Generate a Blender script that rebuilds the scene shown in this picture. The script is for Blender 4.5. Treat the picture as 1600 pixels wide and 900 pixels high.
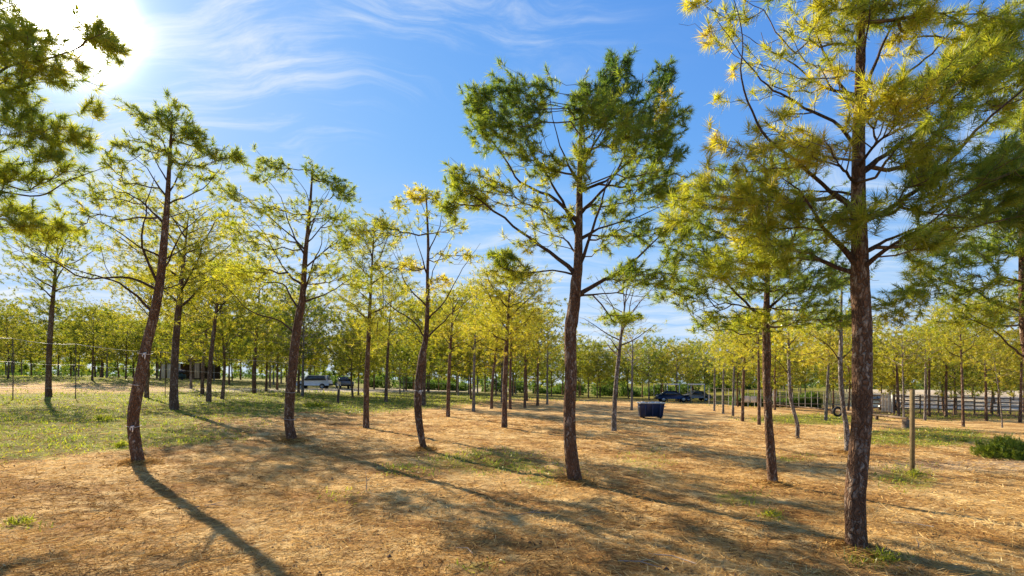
import bpy, math
import numpy as np
from math import radians, pi, sin, cos
from mathutils import Vector

rng = np.random.default_rng(7)
scn = bpy.context.scene
for o in list(bpy.data.objects):
    bpy.data.objects.remove(o, do_unlink=True)
COL = scn.collection

# ---------------------------------------------------------------- camera, sun, sky, exposure
EYE = 1.6
cam_d = bpy.data.cameras.new('camera')
cam_d.lens = 18.0; cam_d.sensor_width = 36.0
cam_d.shift_y = 150/1600
cam_d.clip_start = 0.05; cam_d.clip_end = 5000
cam = bpy.data.objects.new('camera', cam_d); COL.objects.link(cam)
cam.location = (0, 0, EYE); cam.rotation_euler = (pi/2, 0, 0)
scn.camera = cam

SUN = Vector((-0.881, 1.0, 0.725)).normalized()      # towards the sun
sd = bpy.data.lights.new('sun', 'SUN'); sd.energy = 5.0; sd.angle = radians(0.55); sd.color = (1.0, 0.86, 0.66)
so = bpy.data.objects.new('sun', sd); COL.objects.link(so)
so.rotation_euler = SUN.to_track_quat('Z', 'Y').to_euler(); so.location = (0, 0, 30)

scn.view_settings.view_transform = 'Standard'; scn.view_settings.look = 'None'
scn.view_settings.exposure = 1.2; scn.view_settings.gamma = 1.0
scn.view_settings.use_curve_mapping = False
scn.cycles.max_bounces = 10; scn.cycles.diffuse_bounces = 6; scn.cycles.transmission_bounces = 8; scn.cycles.transparent_max_bounces = 6
scn.cycles.use_denoising = True
scn.cycles.sample_clamp_indirect = 6


class NT:
    """small helper for writing node trees"""
    def __init__(s, nt):
        s.nt = nt; nt.nodes.clear()
    def n(s, typ, **kw):
        nd = s.nt.nodes.new(typ)
        for k, v in kw.items():
            if k.startswith('i_'):
                key = k[2:]
                key = int(key) if key.isdigit() else key.replace('_', ' ')
                s.put(nd.inputs[key], v)
            else:
                setattr(nd, k, v)
        return nd
    def put(s, sock, v):
        if isinstance(v, bpy.types.NodeSocket): s.nt.links.new(v, sock)
        elif isinstance(v, bpy.types.Node): s.nt.links.new(v.outputs[0], sock)
        else: sock.default_value = v
    def m(s, op, a, b=None, c=None, clamp=False):
        nd = s.n('ShaderNodeMath', operation=op, use_clamp=clamp)
        s.put(nd.inputs[0], a)
        if b is not None: s.put(nd.inputs[1], b)
        if c is not None: s.put(nd.inputs[2], c)
        return nd.outputs[0]
    def vm(s, op, a, b=None):
        nd = s.n('ShaderNodeVectorMath', operation=op)
        s.put(nd.inputs[0], a)
        if b is not None: s.put(nd.inputs[1], b)
        return nd.outputs['Value'] if op in ('DOT_PRODUCT', 'LENGTH', 'DISTANCE') else nd.outputs[0]
    def mix(s, f, a, b, mode='MIX'):
        nd = s.n('ShaderNodeMix', data_type='RGBA', blend_type=mode)
        s.put(nd.inputs[0], f); s.put(nd.inputs[6], a); s.put(nd.inputs[7], b)
        return nd.outputs[2]
    def ramp(s, f, stops, interp='LINEAR'):
        nd = s.n('ShaderNodeValToRGB'); cr = nd.color_ramp; cr.interpolation = interp
        while len(cr.elements) < len(stops): cr.elements.new(0.5)
        for e, (p, c) in zip(cr.elements, stops):
            e.position = p; e.color = (*c, 1) if len(c) == 3 else c
        s.put(nd.inputs[0], f)
        return nd.outputs[0]
    def noise(s, vec, scale, detail=4, rough=0.55, dist=0.0):
        nd = s.n('ShaderNodeTexNoise'); s.put(nd.inputs['Vector'], vec)
        nd.inputs['Scale'].default_value = scale; nd.inputs['Detail'].default_value = detail
        nd.inputs['Roughness'].default_value = rough; nd.inputs['Distortion'].default_value = dist
        return nd.outputs[0]
    def mapping(s, vec, scale=(1, 1, 1), rot=(0, 0, 0), loc=(0, 0, 0)):
        nd = s.n('ShaderNodeMapping'); s.put(nd.inputs[0], vec)
        nd.inputs['Scale'].default_value = scale; nd.inputs['Rotation'].default_value = rot
        nd.inputs['Location'].default_value = loc
        return nd.outputs[0]
    def smooth(s, v, a, b):
        nd = s.n('ShaderNodeMapRange', interpolation_type='SMOOTHSTEP')
        s.put(nd.inputs[0], v); nd.inputs[1].default_value = a; nd.inputs[2].default_value = b
        return nd.outputs[0]


world = bpy.data.worlds.new('World'); scn.world = world; world.use_nodes = True
w = NT(world.node_tree)
sky = w.n('ShaderNodeTexSky', sky_type='NISHITA', sun_disc=False)
sky.sun_elevation = math.asin(SUN.z); sky.sun_rotation = math.atan2(SUN.x, SUN.y)
sky.air_density = 1.0; sky.dust_density = 0.15; sky.ozone_density = 1.6; sky.altitude = 100
tc = w.n('ShaderNodeTexCoord')
d = w.vm('NORMALIZE', tc.outputs['Generated'])
sep = w.n('ShaderNodeSeparateXYZ'); w.put(sep.inputs[0], d)
zc = w.m('MAXIMUM', sep.outputs[2], 0.03)
pl = w.n('ShaderNodeCombineXYZ')                       # the cloud layer as a plane high overhead
w.put(pl.inputs[0], w.m('DIVIDE', sep.outputs[0], w.m('ADD', zc, 0.12)))
w.put(pl.inputs[1], w.m('DIVIDE', sep.outputs[1], w.m('ADD', zc, 0.12)))
warp = w.n('ShaderNodeTexNoise'); w.put(warp.inputs['Vector'], w.mapping(pl.outputs[0], loc=(3.1, 1.7, 0)))
warp.inputs['Scale'].default_value = 1.1; warp.inputs['Detail'].default_value = 3
pv = w.vm('ADD', pl.outputs[0], w.vm('MULTIPLY', w.vm('SUBTRACT', warp.outputs['Color'], (0.5, 0.5, 0.5)), (0.9, 0.9, 0)))
streak = w.noise(w.mapping(pv, scale=(0.8, 4.6, 1), rot=(0, 0, radians(-16)), loc=(5.3, 1.9, 0)), 1.5, 9, 0.66, 0.2)
broad = w.noise(w.mapping(pl.outputs[0], loc=(8.4, 2.2, 0)), 0.85, 3, 0.5)
cosun = w.m('MAXIMUM', w.vm('DOT_PRODUCT', d, tuple(SUN)), 0)
near = w.m('POWER', cosun, 3.0)
cl = w.m('MULTIPLY', w.smooth(streak, 0.42, 0.74), w.smooth(w.m('ADD', broad, w.m('MULTIPLY', near, 0.10)), 0.44, 0.70))
low = w.smooth(w.m('MULTIPLY', sep.outputs[2], -1.0), -0.42, 0.0)
cl = w.m('MULTIPLY', w.m('ADD', cl, w.m('MULTIPLY', low, w.smooth(streak, 0.25, 0.62))), 0.72, clamp=True)
hs = w.n('ShaderNodeHueSaturation', i_Saturation=1.12, i_Value=1.0, i_Color=sky.outputs[0])
SKYC = w.mix(1.0, hs.outputs[0], (0.72, 1.10, 1.86, 1), 'MULTIPLY')
def shoulder(v, k):                                     # soft limit, so the bright sky round the sun stays pale blue
    return w.m('DIVIDE', v, w.m('POWER', w.m('ADD', 1.0, w.m('POWER', w.m('DIVIDE', v, k), 2.2)), 1/2.2))
sp3 = w.n('ShaderNodeSeparateXYZ'); w.put(sp3.inputs[0], SKYC)
cb3 = w.n('ShaderNodeCombineXYZ', i_0=shoulder(sp3.outputs[0], 2.7), i_1=shoulder(sp3.outputs[1], 3.9), i_2=shoulder(sp3.outputs[2], 5.9)); SKYC = cb3.outputs[0]
cloud_col = w.mix(near, (4.3, 4.9, 5.4, 1), (5.0, 5.2, 5.3, 1))
c2 = w.mix(cl, SKYC, cloud_col)
glow = w.m('ADD', w.m('MULTIPLY', w.m('POWER', cosun, 1100.0), 110.0), w.m('ADD', w.m('MULTIPLY', w.m('POWER', cosun, 150.0), 2.0), w.m('MULTIPLY', w.m('POWER', cosun, 14.0), 0.35)))
gl = w.mix(1.0, (1.0, 0.96, 0.88, 1), w.n('ShaderNodeCombineXYZ', i_0=glow, i_1=glow, i_2=glow).outputs[0], 'MULTIPLY')
c3 = w.mix(1.0, c2, gl, 'ADD')
bg = w.n('ShaderNodeBackground', i_Color=c3, i_Strength=0.08)
wo = w.n('ShaderNodeOutputWorld', i_Surface=bg.outputs[0])

# ---------------------------------------------------------------- terrain and placing
def sstep(v, a, b):
    t = np.clip((v - a)/(b - a), 0, 1); return t*t*(3 - 2*t)
def G(X, Y):
    """height of the land: rises gently to the left, a low bank far left"""
    X = np.asarray(X, float); Y = np.asarray(Y, float)
    g = -0.035*70*np.tanh(X/70)
    g = g + 0.9*sstep(-X, 18, 50)*sstep(Y, 28, 60)
    g = g + 0.9*sstep(Y, 100, 150) + 2.3*sstep(X, 20, 48)*sstep(Y, 58, 100)
    return g
def micro(X, Y):
    return 0.018*np.sin(X*1.7+0.6*np.sin(Y*1.1))*np.cos(Y*1.3+X*0.4) + 0.012*np.sin(X*3.9+Y*2.3)*np.sin(Y*4.1-X*1.2)
def GM(X, Y): return G(X, Y) + micro(X, Y)
def P(px, py, Y):                       # a point of the photo at depth Y
    return Vector(((px-800)*Y/800, Y, EYE+(600-py)*Y/800))
def depth(px, py):                      # depth at which the ray meets the land
    Y = np.linspace(2, 400, 8000)
    h = EYE+(600-py)*Y/800 - G((px-800)*Y/800, Y)
    k = np.argmax(h <= 0)
    return float(Y[k]) if h[k] <= 0 else 300.0
def ground(px, py):
    Y = depth(px, py); X = (px-800)*Y/800
    return Vector((X, Y, float(GM(X, Y))))

# ---------------------------------------------------------------- mesh helpers
def mesh_np(name, verts, faces_list, mats, midx=None, smooth=False, attrs=None):
    verts = np.asarray(verts, np.float32).reshape(-1, 3)
    faces_list = [np.asarray(f, np.int32) for f in faces_list if len(f)]
    me = bpy.data.meshes.new(name)
    me.vertices.add(len(verts)); me.vertices.foreach_set('co', verts.ravel())
    tot = np.concatenate([np.full(len(f), f.shape[1], np.int32) for f in faces_list])
    idx = np.concatenate([f.ravel() for f in faces_list])
    me.loops.add(len(idx)); me.loops.foreach_set('vertex_index', idx)
    me.polygons.add(len(tot))
    me.polygons.foreach_set('loop_start', np.concatenate([[0], np.cumsum(tot)[:-1]]).astype(np.int32))
    if smooth: me.polygons.foreach_set('use_smooth', np.ones(len(tot), bool))
    for m in (mats if isinstance(mats, (list, tuple)) else [mats]): me.materials.append(m)
    if midx is not None: me.polygons.foreach_set('material_index', np.asarray(midx, np.int32))
    for k, a in (attrs or {}).items():
        at = me.attributes.new(k, 'FLOAT', 'POINT'); at.data.foreach_set('value', np.asarray(a, np.float32))
    me.update(calc_edges=True)
    return me
def link(name, data, parent=None, loc=None):
    o = bpy.data.objects.new(name, data); COL.objects.link(o)
    if parent is not None: o.parent = parent
    if loc is not None: o.location = loc
    return o
def tag(o, label=None, cat=None, group=None, kind=None):
    if label: o['label'] = label
    if cat: o['category'] = cat
    if group: o['group'] = group
    if kind: o['kind'] = kind
    return o
def copy_tree(o, parent=None):
    c = o.copy(); COL.objects.link(c); c.parent = parent
    for ch in o.children: copy_tree(ch, c)
    return c

class MB:
    """boxes, bars and tubes collected into one mesh"""
    def __init__(s): s.v = []; s.q = []; s.t = []; s.n = 0
    def add(s, v, q=(), t=()):
        v = np.asarray(v, float).reshape(-1, 3)
        if len(q): s.q.append(np.asarray(q, int)+s.n)
        if len(t): s.t.append(np.asarray(t, int)+s.n)
        s.v.append(v); s.n += len(v); return s
    def box(s, c, size, rz=0.0, taper=1.0):
        x, y, z = [k/2 for k in size]
        p = np.array([[-x,-y,-z],[x,-y,-z],[x,y,-z],[-x,y,-z],[-x*taper,-y*taper,z],[x*taper,-y*taper,z],[x*taper,y*taper,z],[-x*taper,y*taper,z]])
        if rz: p = p @ np.array([[cos(rz), sin(rz), 0], [-sin(rz), cos(rz), 0], [0, 0, 1]])
        return s.add(p+np.asarray(c, float), [[0,3,2,1],[4,5,6,7],[0,1,5,4],[1,2,6,5],[2,3,7,6],[3,0,4,7]])
    def bbox(s, c, size, bev=0.01, rz=0.0):            # box with chamfered edges
        x, y, z = [k/2 for k in size]; b = min(bev, x*.9, y*.9, z*.9)
        import bmesh
        bm = bmesh.new(); bmesh.ops.create_cube(bm, size=1)
        for vv in bm.verts: vv.co = Vector((vv.co.x*size[0], vv.co.y*size[1], vv.co.z*size[2]))
        bmesh.ops.bevel(bm, geom=bm.edges[:], offset=b, segments=1, affect='EDGES')
        bm.verts.index_update()
        vs = np.array([list(vv.co) for vv in bm.verts])
        if rz: vs = vs @ np.array([[cos(rz), sin(rz), 0], [-sin(rz), cos(rz), 0], [0, 0, 1]])
        q = [[vv.index for vv in f.verts] for f in bm.faces if len(f.verts) == 4]
        t = [[vv.index for vv in f.verts] for f in bm.faces if len(f.verts) == 3]
        bm.free()
        return s.add(vs+np.asarray(c, float), q, t)
    def tube(s, pts, rad, sides=6, cap=True, noise=0.0, seed=0):
        pts = np.asarray(pts, float); n = len(pts)
        rad = np.full(n, rad) if np.isscalar(rad) else np.asarray(rad, float)
        T = np.gradient(pts, axis=0); T /= np.linalg.norm(T, axis=1)[:, None]+1e-9
        ref = np.array([0, 1.0, 0]) if abs(T[0][1]) < 0.8 else np.array([1.0, 0, 0])
        u = np.cross(T, ref); u /= np.linalg.norm(u, axis=1)[:, None]+1e-9
        vv = np.cross(T, u)
        a = np.arange(sides)*2*pi/sides
        R = rad[:, None]*np.ones(sides)
        if noise:
            h = np.cumsum(np.r_[0, np.linalg.norm(np.diff(pts, axis=0), axis=1)])[:, None]
            A = a[None, :]
            R = R*(1+noise*.8*(0.5*np.sin(5*A+3*np.sin(h*4+seed)+seed)+0.45*np.sin(9*A+h*11+seed*2.1+2*np.sin(h*17))+0.4*np.sin(3*A-h*7+seed)+0.35*np.sin(13*A-h*23+np.sin(h*31+A*2))))
        ring = pts[:, None, :]+R[:, :, None]*(np.cos(a)[None, :, None]*u[:, None, :]+np.sin(a)[None, :, None]*vv[:, None, :])
        k = np.arange(n-1)[:, None]*sides; j = np.arange(sides)[None, :]; j2 = (j+1) % sides
        q = np.stack([k+j, k+j2, k+sides+j2, k+sides+j], -1).reshape(-1, 4)
        s.add(ring.reshape(-1, 3), q)
        if cap and sides > 3:
            base = s.n-n*sides
            for off, c in ((base, pts[0]), (base+(n-1)*sides, pts[-1])):
                s.v.append(c[None]); ci = s.n; s.n += 1
                s.t.append(np.stack([off+np.arange(sides), off+(np.arange(sides)+1) % sides, np.full(sides, ci)], -1))
        return s
    def disc(s, c, axis, r, th, sides=16):
        c = np.asarray(c, float); ax = np.zeros(3); ax['xyz'.index(axis)] = th/2
        return s.tube([c-ax, c+ax], r, sides)
    def prisms(s, A, B, ra, rb):                        # many three-sided twigs at once
        D = B-A; L = np.linalg.norm(D, axis=1)[:, None]+1e-9; T = D/L
        ref = np.where(np.abs(T[:, 2:3]) < 0.9, np.array([[0, 0, 1.0]]), np.array([[1.0, 0, 0]]))
        u = np.cross(T, ref); u /= np.linalg.norm(u, axis=1)[:, None]+1e-9; v = np.cross(T, u)
        vs = []
        for c, r in ((A, ra), (B, rb)):
            for k in range(3):
                a = k*2*pi/3; vs.append(c+r[:, None]*(cos(a)*u+sin(a)*v))
        V = np.stack(vs, 1).reshape(-1, 3); o = np.arange(len(A))[:, None]*6
        q = np.concatenate([o+np.array([[0,1,4,3]]), o+np.array([[1,2,5,4]]), o+np.array([[2,0,3,5]])])
        return s.add(V, q)
    def mesh(s, name, mat, smooth=False, org=None):
        v = np.concatenate(s.v)
        if org is not None: v = v-np.asarray(org)
        fl = []
        if s.q: fl.append(np.concatenate(s.q))
        if s.t: fl.append(np.concatenate(s.t))
        return mesh_np(name, v, fl, mat, smooth=smooth)
    def build(s, name, mat, parent=None, smooth=False, loc=None, org=None):
        return link(name, s.mesh(name, mat, smooth, org), parent, loc)

def catmull(pts, step):
    pts = np.asarray(pts, float)
    if len(pts) == 2: 
        n = max(2, int(np.linalg.norm(pts[1]-pts[0])/step)+1)
        t = np.linspace(0, 1, n)[:, None]; return pts[0]*(1-t)+pts[1]*t, np.linspace(0, 1, n)
    p = np.vstack([2*pts[0]-pts[1], pts, 2*pts[-1]-pts[-2]])
    out = []; par = []
    for i in range(1, len(p)-2):
        n = max(1, int(round(np.linalg.norm(p[i+1]-p[i])/step)))
        t = (np.arange(n)/n)[:, None]
        out.append(0.5*(2*p[i]+(-p[i-1]+p[i+1])*t+(2*p[i-1]-5*p[i]+4*p[i+1]-p[i+2])*t**2+(-p[i-1]+3*p[i]-3*p[i+1]+p[i+2])*t**3))
        par.append(i-1+t[:, 0])
    out.append(p[-2][None]); par.append([len(pts)-1.0])
    return np.concatenate(out), np.concatenate(par)

# ---------------------------------------------------------------- materials
def mat(name):
    m = bpy.data.materials.new(name); m.use_nodes = True
    return m, NT(m.node_tree)
def principled(t, color, rough=0.8, normal=None, spec=0.3, metal=0.0):
    b = t.n('ShaderNodeBsdfPrincipled')
    t.put(b.inputs['Base Color'], color); t.put(b.inputs['Roughness'], rough)
    b.inputs['Specular IOR Level'].default_value = spec; b.inputs['Metallic'].default_value = metal
    if normal is not None: t.put(b.inputs['Normal'], normal)
    t.n('ShaderNodeOutputMaterial', i_Surface=b.outputs[0])
    return b
def bump(t, h, strength=0.5, dist=0.02):
    b = t.n('ShaderNodeBump'); t.put(b.inputs['Height'], h)
    b.inputs['Strength'].default_value = strength; b.inputs['Distance'].default_value = dist
    return b.outputs[0]
M = {}
def plain(name, col, rough=0.6, var=0.12, scale=6.0, metal=0.0, spec=0.4, bmp=0.0):
    m, t = mat(name); c = t.n('ShaderNodeTexCoord').outputs['Object']
    n1 = t.noise(c, scale, 5, 0.6); n2 = t.noise(c, scale*7, 3, 0.6)
    f = t.m('ADD', t.m('MULTIPLY', n1, 0.7), t.m('MULTIPLY', n2, 0.3))
    col = np.array(col)
    c0 = t.ramp(f, [(0.3, tuple(col*(1-var*2))), (0.7, tuple(np.minimum(col*(1+var*2), 1)))])
    principled(t, c0, rough, bump(t, n2, bmp, 0.01) if bmp else None, spec, metal)
    M[name] = m; return m

def make_bark(name, dark, midc, light, scale=1.0, lite=0.62):
    m, t = mat(name)
    co = t.n('ShaderNodeTexCoord').outputs['Object']
    oi = t.n('ShaderNodeObjectInfo').outputs['Random']
    co = t.vm('ADD', co, t.n('ShaderNodeCombineXYZ', i_0=t.m('MULTIPLY', oi, 9.0), i_2=t.m('MULTIPLY', oi, 5.0)).outputs[0])
    wv = t.n('ShaderNodeTexNoise'); t.put(wv.inputs['Vector'], co); wv.inputs['Scale'].default_value = 9*scale
    cw = t.vm('ADD', co, t.vm('MULTIPLY', t.vm('SUBTRACT', wv.outputs['Color'], (.5, .5, .5)), (0.10, 0.10, 0.16)))
    vo = t.n('ShaderNodeTexVoronoi', feature='DISTANCE_TO_EDGE'); t.put(vo.inputs['Vector'], t.mapping(cw, scale=(34*scale, 34*scale, 9*scale)))
    vo.inputs['Scale'].default_value = 1.0
    vc = t.n('ShaderNodeTexVoronoi', feature='F1'); t.put(vc.inputs['Vector'], t.mapping(cw, scale=(34*scale, 34*scale, 9*scale)))
    vc.inputs['Scale'].default_value = 1.0
    edge = t.m('ADD', t.m('MULTIPLY', t.smooth(vo.outputs['Distance'], 0.0, 0.30), 0.55), t.m('MULTIPLY', t.noise(t.mapping(cw, scale=(1, 1, .22)), 42*scale, 6, .7), 0.75))
    fine = t.noise(t.mapping(co, scale=(1, 1, 0.35)), 70*scale, 5, 0.7)
    big = t.noise(t.mapping(co, scale=(1, 1, 0.5)), 3.2, 4, 0.6)
    cellr = t.n('ShaderNodeSeparateColor', i_0=vc.outputs['Color']).outputs[0]
    tone = t.m('ADD', t.m('MULTIPLY', cellr, 0.35), t.m('ADD', t.m('MULTIPLY', fine, 0.4), t.m('MULTIPLY', big, 0.45)))
    c = t.ramp(tone, [(0.30, dark), (0.55, midc), (lite+0.12, midc), (lite+0.28, light)])
    c = t.mix(t.m('MULTIPLY', t.m('SUBTRACT', 1.0, edge), 0.85, clamp=True), c, (dark[0]*.45, dark[1]*.45, dark[2]*.45, 1))
    h = t.m('ADD', t.m('MULTIPLY', edge, 0.9), t.m('MULTIPLY', fine, 0.5))
    principled(t, c, 0.92, bump(t, h, 1.0, 0.045), 0.15)
    M[name] = m
make_bark('bark', (.074, .038, .023), (.245, .138, .078), (.55, .44, .33), 1.0, 0.54)
make_bark('bark_pale', (.10, .07, .05), (.25, .20, .15), (.55, .50, .43), 1.0, 0.45)
make_bark('bark_limb', (.085, .052, .032), (.18, .115, .072), (.40, .32, .24), 1.4)
plain('twig', (.125, .088, .058), 0.9, 0.3, 12)
plain('twig_bare', (.30, .24, .19), 0.9, 0.25, 12)

def make_needles(name, trans=0.5, shift=0.0, rnd=0.0, gain=1.25):
    m, t = mat(name)
    tint = t.n('ShaderNodeAttribute', attribute_name='tint').outputs['Fac']
    if rnd:
        tint = t.m('ADD', tint, t.m('MULTIPLY', t.m('SUBTRACT', t.n('ShaderNodeObjectInfo').outputs['Random'], 0.5), rnd))
    tint = t.m('ADD', tint, shift, clamp=True)
    c = t.ramp(tint, [(0.0, (.055, .105, .022)), (0.25, (.125, .195, .022)), (0.48, (.270, .310, .022)),
                      (0.70, (.45, .415, .026)), (0.88, (.58, .49, .036)), (1.0, (.52, .36, .12))])
    df = t.n('ShaderNodeBsdfDiffuse', i_Color=c)
    tr = t.n('ShaderNodeBsdfTranslucent', i_Color=t.mix(1.0, c, (gain, gain, gain*.8, 1), 'MULTIPLY'))
    gl = t.n('ShaderNodeBsdfGlossy', i_Color=(.8, .8, .7, 1), i_Roughness=0.42)
    a = t.n('ShaderNodeMixShader', i_0=trans); t.put(a.inputs[1], df.outputs[0]); t.put(a.inputs[2], tr.outputs[0])
    b = t.n('ShaderNodeMixShader', i_0=0.045); t.put(b.inputs[1], a.outputs[0]); t.put(b.inputs[2], gl.outputs[0])
    t.n('ShaderNodeOutputMaterial', i_Surface=b.outputs[0])
    M[name] = m
make_needles('needles', 0.62)
make_needles('needles_far', 0.50, -0.02, 0.34, 1.1)
make_needles('needles_near', 0.66, -0.03, 0.0, 1.45)
make_needles('grass_blade', 0.6)

# straw and litter blades: pale to brown by tint
m, t = mat('straw')
c = t.ramp(t.n('ShaderNodeAttribute', attribute_name='tint').outputs['Fac'],
           [(0, (.12, .055, .02)), (0.35, (.40, .22, .065)), (0.75, (.72, .47, .16)), (1, (.84, .66, .32))])
df = t.n('ShaderNodeBsdfDiffuse', i_Color=c); tr = t.n('ShaderNodeBsdfTranslucent', i_Color=c)
a = t.n('ShaderNodeMixShader', i_0=0.3); t.put(a.inputs[1], df.outputs[0]); t.put(a.inputs[2], tr.outputs[0])
t.n('ShaderNodeOutputMaterial', i_Surface=a.outputs[0]); M['straw'] = m

# ground
m, t = mat('ground')
co = t.n('ShaderNodeTexCoord').outputs['Object']
grs = t.n('ShaderNodeAttribute', attribute_name='grass').outputs['Fac']
road = t.n('ShaderNodeAttribute', attribute_name='road').outputs['Fac']
n_big = t.noise(co, 0.35, 5, 0.6); n_mid = t.noise(co, 1.6, 6, 0.65); n_f = t.noise(co, 14, 6, 0.7)
st1 = t.noise(t.mapping(co, scale=(1, 5, 1), rot=(0, 0, radians(24))), 16, 6, 0.75, 0.3)
st2 = t.noise(t.mapping(co, scale=(5, 1, 1), rot=(0, 0, radians(40))), 19, 6, 0.75, 0.3)
strw = t.m('MAXIMUM', st1, st2)
clump = t.noise(t.mapping(co, scale=(1, 1.6, 1), rot=(0, 0, radians(15))), 3.4, 6, 0.66, 0.2)
tone = t.m('ADD', t.m('MULTIPLY', strw, 0.42), t.m('ADD', t.m('MULTIPLY', clump, 0.36), t.m('ADD', t.m('MULTIPLY', n_mid, 0.2), t.m('MULTIPLY', n_f, 0.14))))
soil = t.ramp(tone, [(0.42, (.085, .042, .016)), (0.48, (.25, .135, .045)), (0.54, (.52, .32, .115)), (0.64, (.80, .57, .25))])
soil = t.mix(t.smooth(n_big, 0.42, 0.62), soil, t.mix(1.0, soil, (1.0, .93, .82, 1), 'MULTIPLY'))
gcol = t.ramp(t.m('ADD', t.m('MULTIPLY', n_f, 0.5), t.m('MULTIPLY', clump, 0.5)), [(0.36, (.09, .09, .014)), (0.5, (.22, .22, .026)), (0.62, (.42, .36, .065)), (0.75, (.58, .45, .14))])
gm = t.smooth(t.m('ADD', grs, t.m('MULTIPLY', t.m('SUBTRACT', t.m('ADD', t.m('MULTIPLY', clump, 0.5), t.m('MULTIPLY', n_mid, 0.5)), 0.5), 2.4)), 0.30, 0.72)
c = t.mix(gm, soil, gcol)
soilv = t.ramp(t.noise(co, .8, 4, .55, .4), [(0.40, (.62, .52, .44)), (0.56, (1.0, 1.0, 1.0)), (0.75, (1.12, 1.10, 1.05))])
c = t.mix(1.0, c, soilv, 'MULTIPLY')
rcol = t.ramp(n_mid, [(0.3, (.42, .34, .24)), (0.7, (.62, .52, .38))])
c = t.mix(road, c, rcol)
c = t.mix(t.n('ShaderNodeAttribute', attribute_name='brown_band').outputs['Fac'], c, t.ramp(n_mid, [(0.3, (.10, .06, .03)), (0.7, (.20, .12, .06))]))  # dark brown band of ground along the rail fence
h = t.m('ADD', t.m('MULTIPLY', strw, 0.5), t.m('ADD', t.m('MULTIPLY', clump, 1.6), t.m('MULTIPLY', n_f, 0.5)))
principled(t, c, 0.95, bump(t, h, 0.9, 0.07), 0.1)
M['ground'] = m

plain('post_wood', (.17, .12, .048), 0.85, 0.25, 9, bmp=.4)
plain('rail_wood', (.19, .13, .075), 0.9, 0.25, 7, bmp=.4)
plain('dark_wood', (.085, .055, .035), 0.9, 0.3, 6)
plain('red_wood', (.30, .11, .05), 0.9, 0.25, 6)
plain('white_paint', (.74, .71, .66), 0.6, 0.06, 3)
plain('panel_pale', (.84, .74, .62), 0.75, 0.10, 3)
plain('panel_tan', (.70, .52, .36), 0.8, 0.12, 3)
plain('roof_grey', (.34, .36, .35), 0.6, 0.10, 4)
plain('wall_pale', (.66, .55, .42), 0.9, 0.08, .8)
plain('skip_blue', (.010, .026, .085), 0.45, 0.18, 5)
plain('skip_rim', (.40, .42, .40), 0.5, 0.25, 6)
plain('car_blue', (.007, .025, .085), 0.3, 0.05, 3)
plain('car_white', (.72, .74, .75), 0.3, 0.03, 3)
plain('car_grey', (.20, .21, .22), 0.35, 0.05, 3)
plain('car_dark', (.035, .045, .055), 0.3, 0.05, 3)
plain('glass_dark', (.02, .024, .028), 0.12, 0.05, 3, spec=0.6)
plain('rubber', (.02, .02, .02), 0.85, 0.1, 8)
plain('metal', (.42, .42, .40), 0.4, 0.12, 8, metal=0.7)
plain('old_pipe', (.30, .27, .23), 0.8, 0.2, 8)
plain('wire', (.55, .53, .47), 0.5, 0.1, 8, metal=0.3)
plain('tie_white', (.72, .70, .66), 0.7, 0.08, 12)
plain('dark_green', (.018, .045, .030), 0.5, 0.2, 6)
plain('dark_violet', (.075, .065, .095), 0.6, 0.2, 6)
plain('stone', (.10, .06, .035), 0.95, 0.3, 20)

# ---------------------------------------------------------------- ground sheet
def in_ell(px, py, cx, cy, rx, ry): return np.exp(-(((px-cx)/rx)**2+((py-cy)/ry)**2)**2)
def project(X, Y, Z):
    Ys = np.maximum(Y, 0.5); return 800+X*800/Ys, 600-(Z-EYE)*800/Ys
def masks(X, Y, Z):
    px, py = project(X, Y, Z)
    line = np.interp(px, [-2000, -300, 0, 180, 390, 450, 560, 700, 800, 1000, 1100, 1250, 1700, 3000], [790, 760, 728, 708, 692, 650, 652, 640, 628, 630, 634, 640, 634, 640])
    g = sstep(line-py, -6, 14)*0.85
    tan = np.clip(in_ell(px, py, 30, 606, 330, 10)+in_ell(px, py, 420, 668, 130, 22)*1.0+in_ell(px, py, 560, 680, 120, 20), 0, 1)
    g = g*(1-0.65*tan)
    for e in ((760, 722, 110, 22, .62), (640, 735, 60, 14, .5), (1150, 780, 60, 16, .45), (860, 745, 60, 20, .5), (1440, 683, 120, 16, .9), (1270, 655, 120, 10, .75),
              (1420, 745, 60, 25, .62), (1240, 715, 50, 8, .5), (1370, 872, 60, 18, .6), (1010, 720, 60, 25, .4), (750, 885, 60, 12, .4), (30, 820, 60, 12, .4), (1520, 645, 160, 12, .8), (530, 775, 60, 15, .3), (1210, 808, 30, 10, .5)):
        g = np.maximum(g, in_ell(px, py, *e[:4])*e[4])
    g = np.where(Y > 0.9, g, 0)
    rd = np.maximum(in_ell(px, py, 560, 609.5, 330, 3.2)*.8, in_ell(px, py, 1540, 636, 200, 3.4)*1.0)
    rd = np.maximum(rd, in_ell(px, py, 1520, 728, 170, 9)*.35)
    rd = np.maximum(rd, sstep(X, 22, 34)*sstep(Y, 60, 66)*(1-sstep(Y, 104, 116))*sstep(X/np.maximum(Y, 1), .6, .72))
    rd = np.where(Y > 3, rd, 0)
    return g, rd
def spaced(lo, hi, near, fine):
    a = [0.0]
    while a[-1] < hi: a.append(a[-1]+max(fine, (a[-1]-near)*0.045 if a[-1] > near else fine))
    b = [0.0]
    while b[-1] > lo: b.append(b[-1]-max(fine, (-b[-1]-near)*0.045 if -b[-1] > near else fine))
    return np.array(sorted(b[1:]+a))
xs = spaced(-330, 330, 8, 0.10); ys = spaced(-40, 330, 12, 0.10)
XX, YY = np.meshgrid(xs, ys); Z = GM(XX, YY)
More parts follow.
